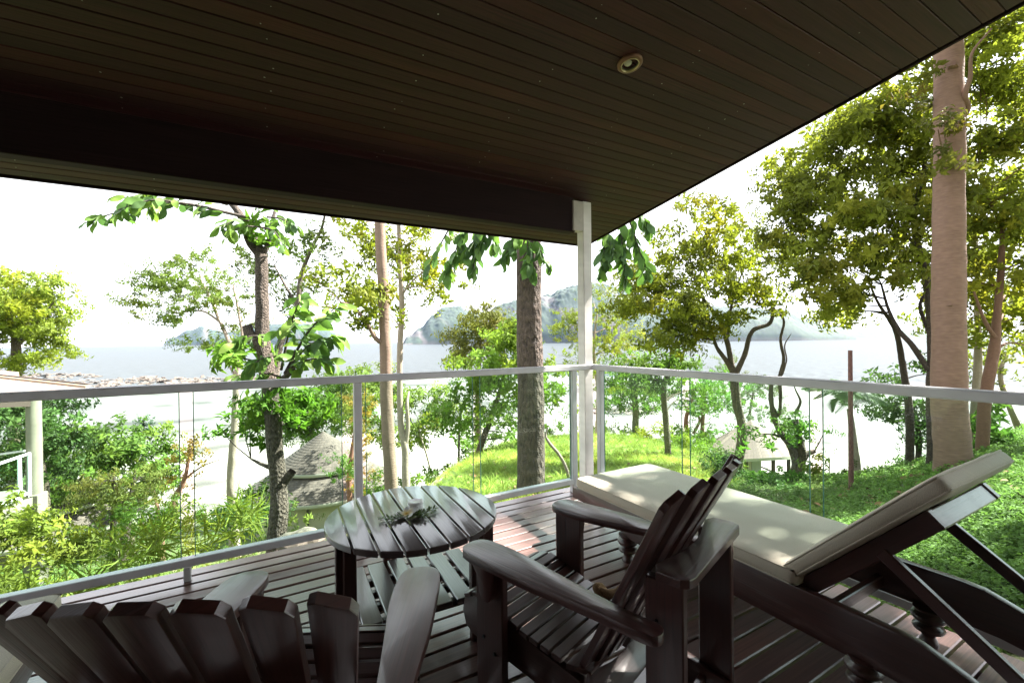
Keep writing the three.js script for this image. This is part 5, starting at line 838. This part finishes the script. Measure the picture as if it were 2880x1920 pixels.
bush('yellow green mound of shrubs on the lawn crest', [[1810, 1245, 24, 60, 20, 1.2, 1], [1860, 1235, 23, 50, 18, 1, 1], [1760, 1235, 25, 40, 12, 1, 0.8]], [0.2, 0.24, 0.035], 0.5);
bush('row of low shrubs along the lawn crest near the corner post', [[1590, 1212, 24, 40, 9, 0.8, 1], [1670, 1207, 26, 50, 10, 1, 1], [1740, 1212, 27, 45, 9, 1, 1], [1540, 1216, 24, 30, 8, 0.7, 1], [1905, 1222, 25, 40, 14, 1, 1], [1960, 1240, 22, 40, 16, 1, 1]], [0.12, 0.2, 0.03], 0.45);
bush('trimmed hedge descending along the right side of the lawn', [[1930, 1265, 19, 60, 18, 1, 1.1], [1985, 1290, 17, 55, 22, 0.9, 1.1], [2020, 1310, 15, 50, 26, 0.8, 1.1], [1890, 1250, 21, 50, 14, 1, 1]], [0.11, 0.175, 0.03], 0.4);
bush('low scrub along the left edge of the lawn above the beach', [[1235, 1325, 15, 40, 16, 0.7, 1], [1285, 1292, 17, 40, 18, 0.8, 1], [1345, 1262, 20, 45, 16, 1, 1], [1410, 1238, 23, 45, 12, 1, 1], [1190, 1350, 14, 40, 16, 0.7, 1], [1130, 1360, 16, 50, 22, 1, 1], [1060, 1370, 18, 50, 26, 1, 1]], [0.1, 0.17, 0.03], 0.42, 'leafy', 1.8);
bush('rounded dark shrub beside the forked trunk foot', [[2035, 1320, 12, 45, 38, 0.5, 1.2], [2010, 1345, 11.5, 40, 25, 0.5, 1]], [0.055, 0.11, 0.03], 0.3);
bush('thick leafy hedge in front of the garden hut', [[2130, 1390, 10, 80, 30, 0.8, 1.2], [2200, 1400, 9.5, 70, 40, 0.7, 1.2], [2260, 1395, 9.5, 50, 45, 0.6, 1.1], [2190, 1350, 10.5, 30, 40, 0.4, 0.9], [2280, 1420, 9, 40, 40, .5, 1]], [0.07, 0.145, 0.03], 0.3);
bush('leggy plants with thin stems between the hut and the brown pole', [[2290, 1320, 11, 25, 50, 0.4, 0.5], [2335, 1290, 12, 45, 14, 0.4, 0.7], [2345, 1340, 11.5, 35, 20, 0.4, 0.6], [2400, 1330, 11, 25, 35, 0.4, 0.5]], [0.12, 0.17, 0.04], 0.3, 'leafy', 1.4, { limbs: [[[2330, 1390, 11.5, 0.015], [2333, 1330, 11.5, 0.013], [2335, 1285, 12, 0.01]]] });
bush('first small round shrub at the sand edge right of the palm', [[2535, 1318, 14, 25, 22, 0.4, 1.1]], [0.09, 0.15, 0.045], 0.32);
bush('second lower shrub at the sand edge nearer the palm', [[2485, 1340, 12, 22, 24, 0.35, 1.1]], [0.08, 0.14, 0.04], 0.3);
bush('upright narrow shrub at the sand edge beside the tan trunk', [[2585, 1305, 14, 14, 26, 0.3, 1.1]], [0.06, 0.13, 0.04], 0.3);
bush('broad bush with round leaves right of the tall tan trunk', [[2740, 1260, 9.5, 40, 40, 0.6, 1], [2830, 1200, 10, 60, 40, 0.8, 0.9], [2800, 1260, 9, 60, 35, 0.6, 1], [2870, 1270, 8.5, 50, 40, 0.6, 1]], [0.075, 0.145, 0.03], 0.36, 'broad', 1.7);
bush('glossy leafy shrub behind the raised lounger back', [[2640, 1500, 5.4, 130, 60, 0.5, 1], [2560, 1560, 5.0, 90, 50, 0.4, 1], [2760, 1460, 5.8, 100, 50, 0.5, 0.9]], [0.1, 0.18, 0.035], 0.24, 'broad', 1.5);
// ---------------------------------------------------------------- grass and ground cover
{
  const inFrame = (px, d, y) => { const p = P(px, 960, d); return [p.x, p.z]; };
  const grass = [], cover = [];
  for (let i = 0; i < 40000; i++) {
    const px = rr(1150, 2080), d = Math.exp(rr(Math.log(4.3), Math.log(31))), [x, z] = inFrame(px, d); if (d > 14 && px < 1210 + (d - 14) * 16) continue; if (R() < 0.25 && px < 1350) continue;
    const y = height(x, z), n = fbm(x * 0.3, z * 0.3, 2.2, 3), n2 = fbm(x * 1.1, z * 1.1, 6.2, 2); if (n2 > 0.22 && R() < 0.6) continue; const k = rr(0.65, 1.3) * (1 + 0.8 * n + 0.5 * n2), dry = Math.max(0, n) * 1.4 + (R() < 0.06 ? 0.8 : 0);
    grass.push({ p: V(x, y - 0.01, z), dir: V(rr(-0.25, 0.25), 1, rr(-0.25, 0.25)).normalize(), s: (rr(0.05, 0.12) + (R() < 0.06 ? rr(0.05, 0.16) : 0)) * (1 + 0.7 * Math.max(0, n2)) * (1 + d * 0.035), c: rgb((0.21 + 0.09 * dry) * k, 0.29 * k, 0.05 * k) });
  }
  const gr = new THREE.Group(); gr.name = 'lawn_grass'; gr.userData = { kind: 'stuff', label: 'bright green grass covering the sloping lawn beyond the railings', category: 'grass' }; scene.add(gr);
  scatter('grass', grass, gr, 'grass_tufts', grassMat).forEach(m => { m.name = 'tufts'; });
  for (let i = 0; i < 30000; i++) {
    const right = R() < 0.62, px = right ? rr(2040, 3300) : rr(-350, 1200), d = Math.exp(rr(Math.log(2.5), Math.log(right ? 22 : 30))), [x, z] = inFrame(px, d);
    if (x < DECK_R + 0.15 && z > DECK_F - 0.2) continue;
    const y = height(x, z); if (y < -11.8) continue;
    const n = fbm(x * 0.5, z * 0.5, 4.2, 3), k = rr(0.7, 1.25) * (1 + 0.7 * n);
    cover.push({ p: V(x, y - 0.02 + 0.05 * Math.max(0, n), z), dir: V(rr(-0.6, 0.6), 1, rr(-0.6, 0.6)).normalize(), s: rr(0.09, 0.17) * (1 + d * 0.05), c: rgb(0.13 * k, 0.22 * k, 0.04 * k) });
  }
  const gc = new THREE.Group(); gc.name = 'ground_cover'; gc.userData = { kind: 'stuff', label: 'low leafy ground cover over the slopes on both sides of the lawn', category: 'ground cover' }; scene.add(gc);
  scatter('leafy', cover, gc, 'plants');
  const n = 1400, litter = shadow(new THREE.InstancedMesh(bigLeaf[2], std({ color: 0xffffff, roughness: 0.9, side: THREE.DoubleSide }), n)), lm = new THREE.Matrix4(), lq = new THREE.Quaternion(), le = new THREE.Euler();
  for (let i = 0; i < n; i++) {
    const [x, z] = inFrame(rr(1180, 3000), Math.exp(rr(Math.log(4.6), Math.log(24))), 0), s = rr(0.07, 0.17), k = rr(0.6, 1.3);
    lm.compose(V(x, height(x, z) + rr(0.03, 0.1), z), lq.setFromEuler(le.set(rr(-0.5, 0.5), rr(0, 6.28), rr(-0.6, 0.6))), V(s, s, s)); litter.setMatrixAt(i, lm); litter.setColorAt(i, rgb(0.17 * k, 0.1 * k, 0.04 * k));
  }
  litter.name = 'fallen_leaves'; litter.userData = { kind: 'stuff', label: 'dry brown fallen leaves strewn over lawn and slope', category: 'fallen leaves' }; scene.add(litter);
}
renderer.render(scene, camera);
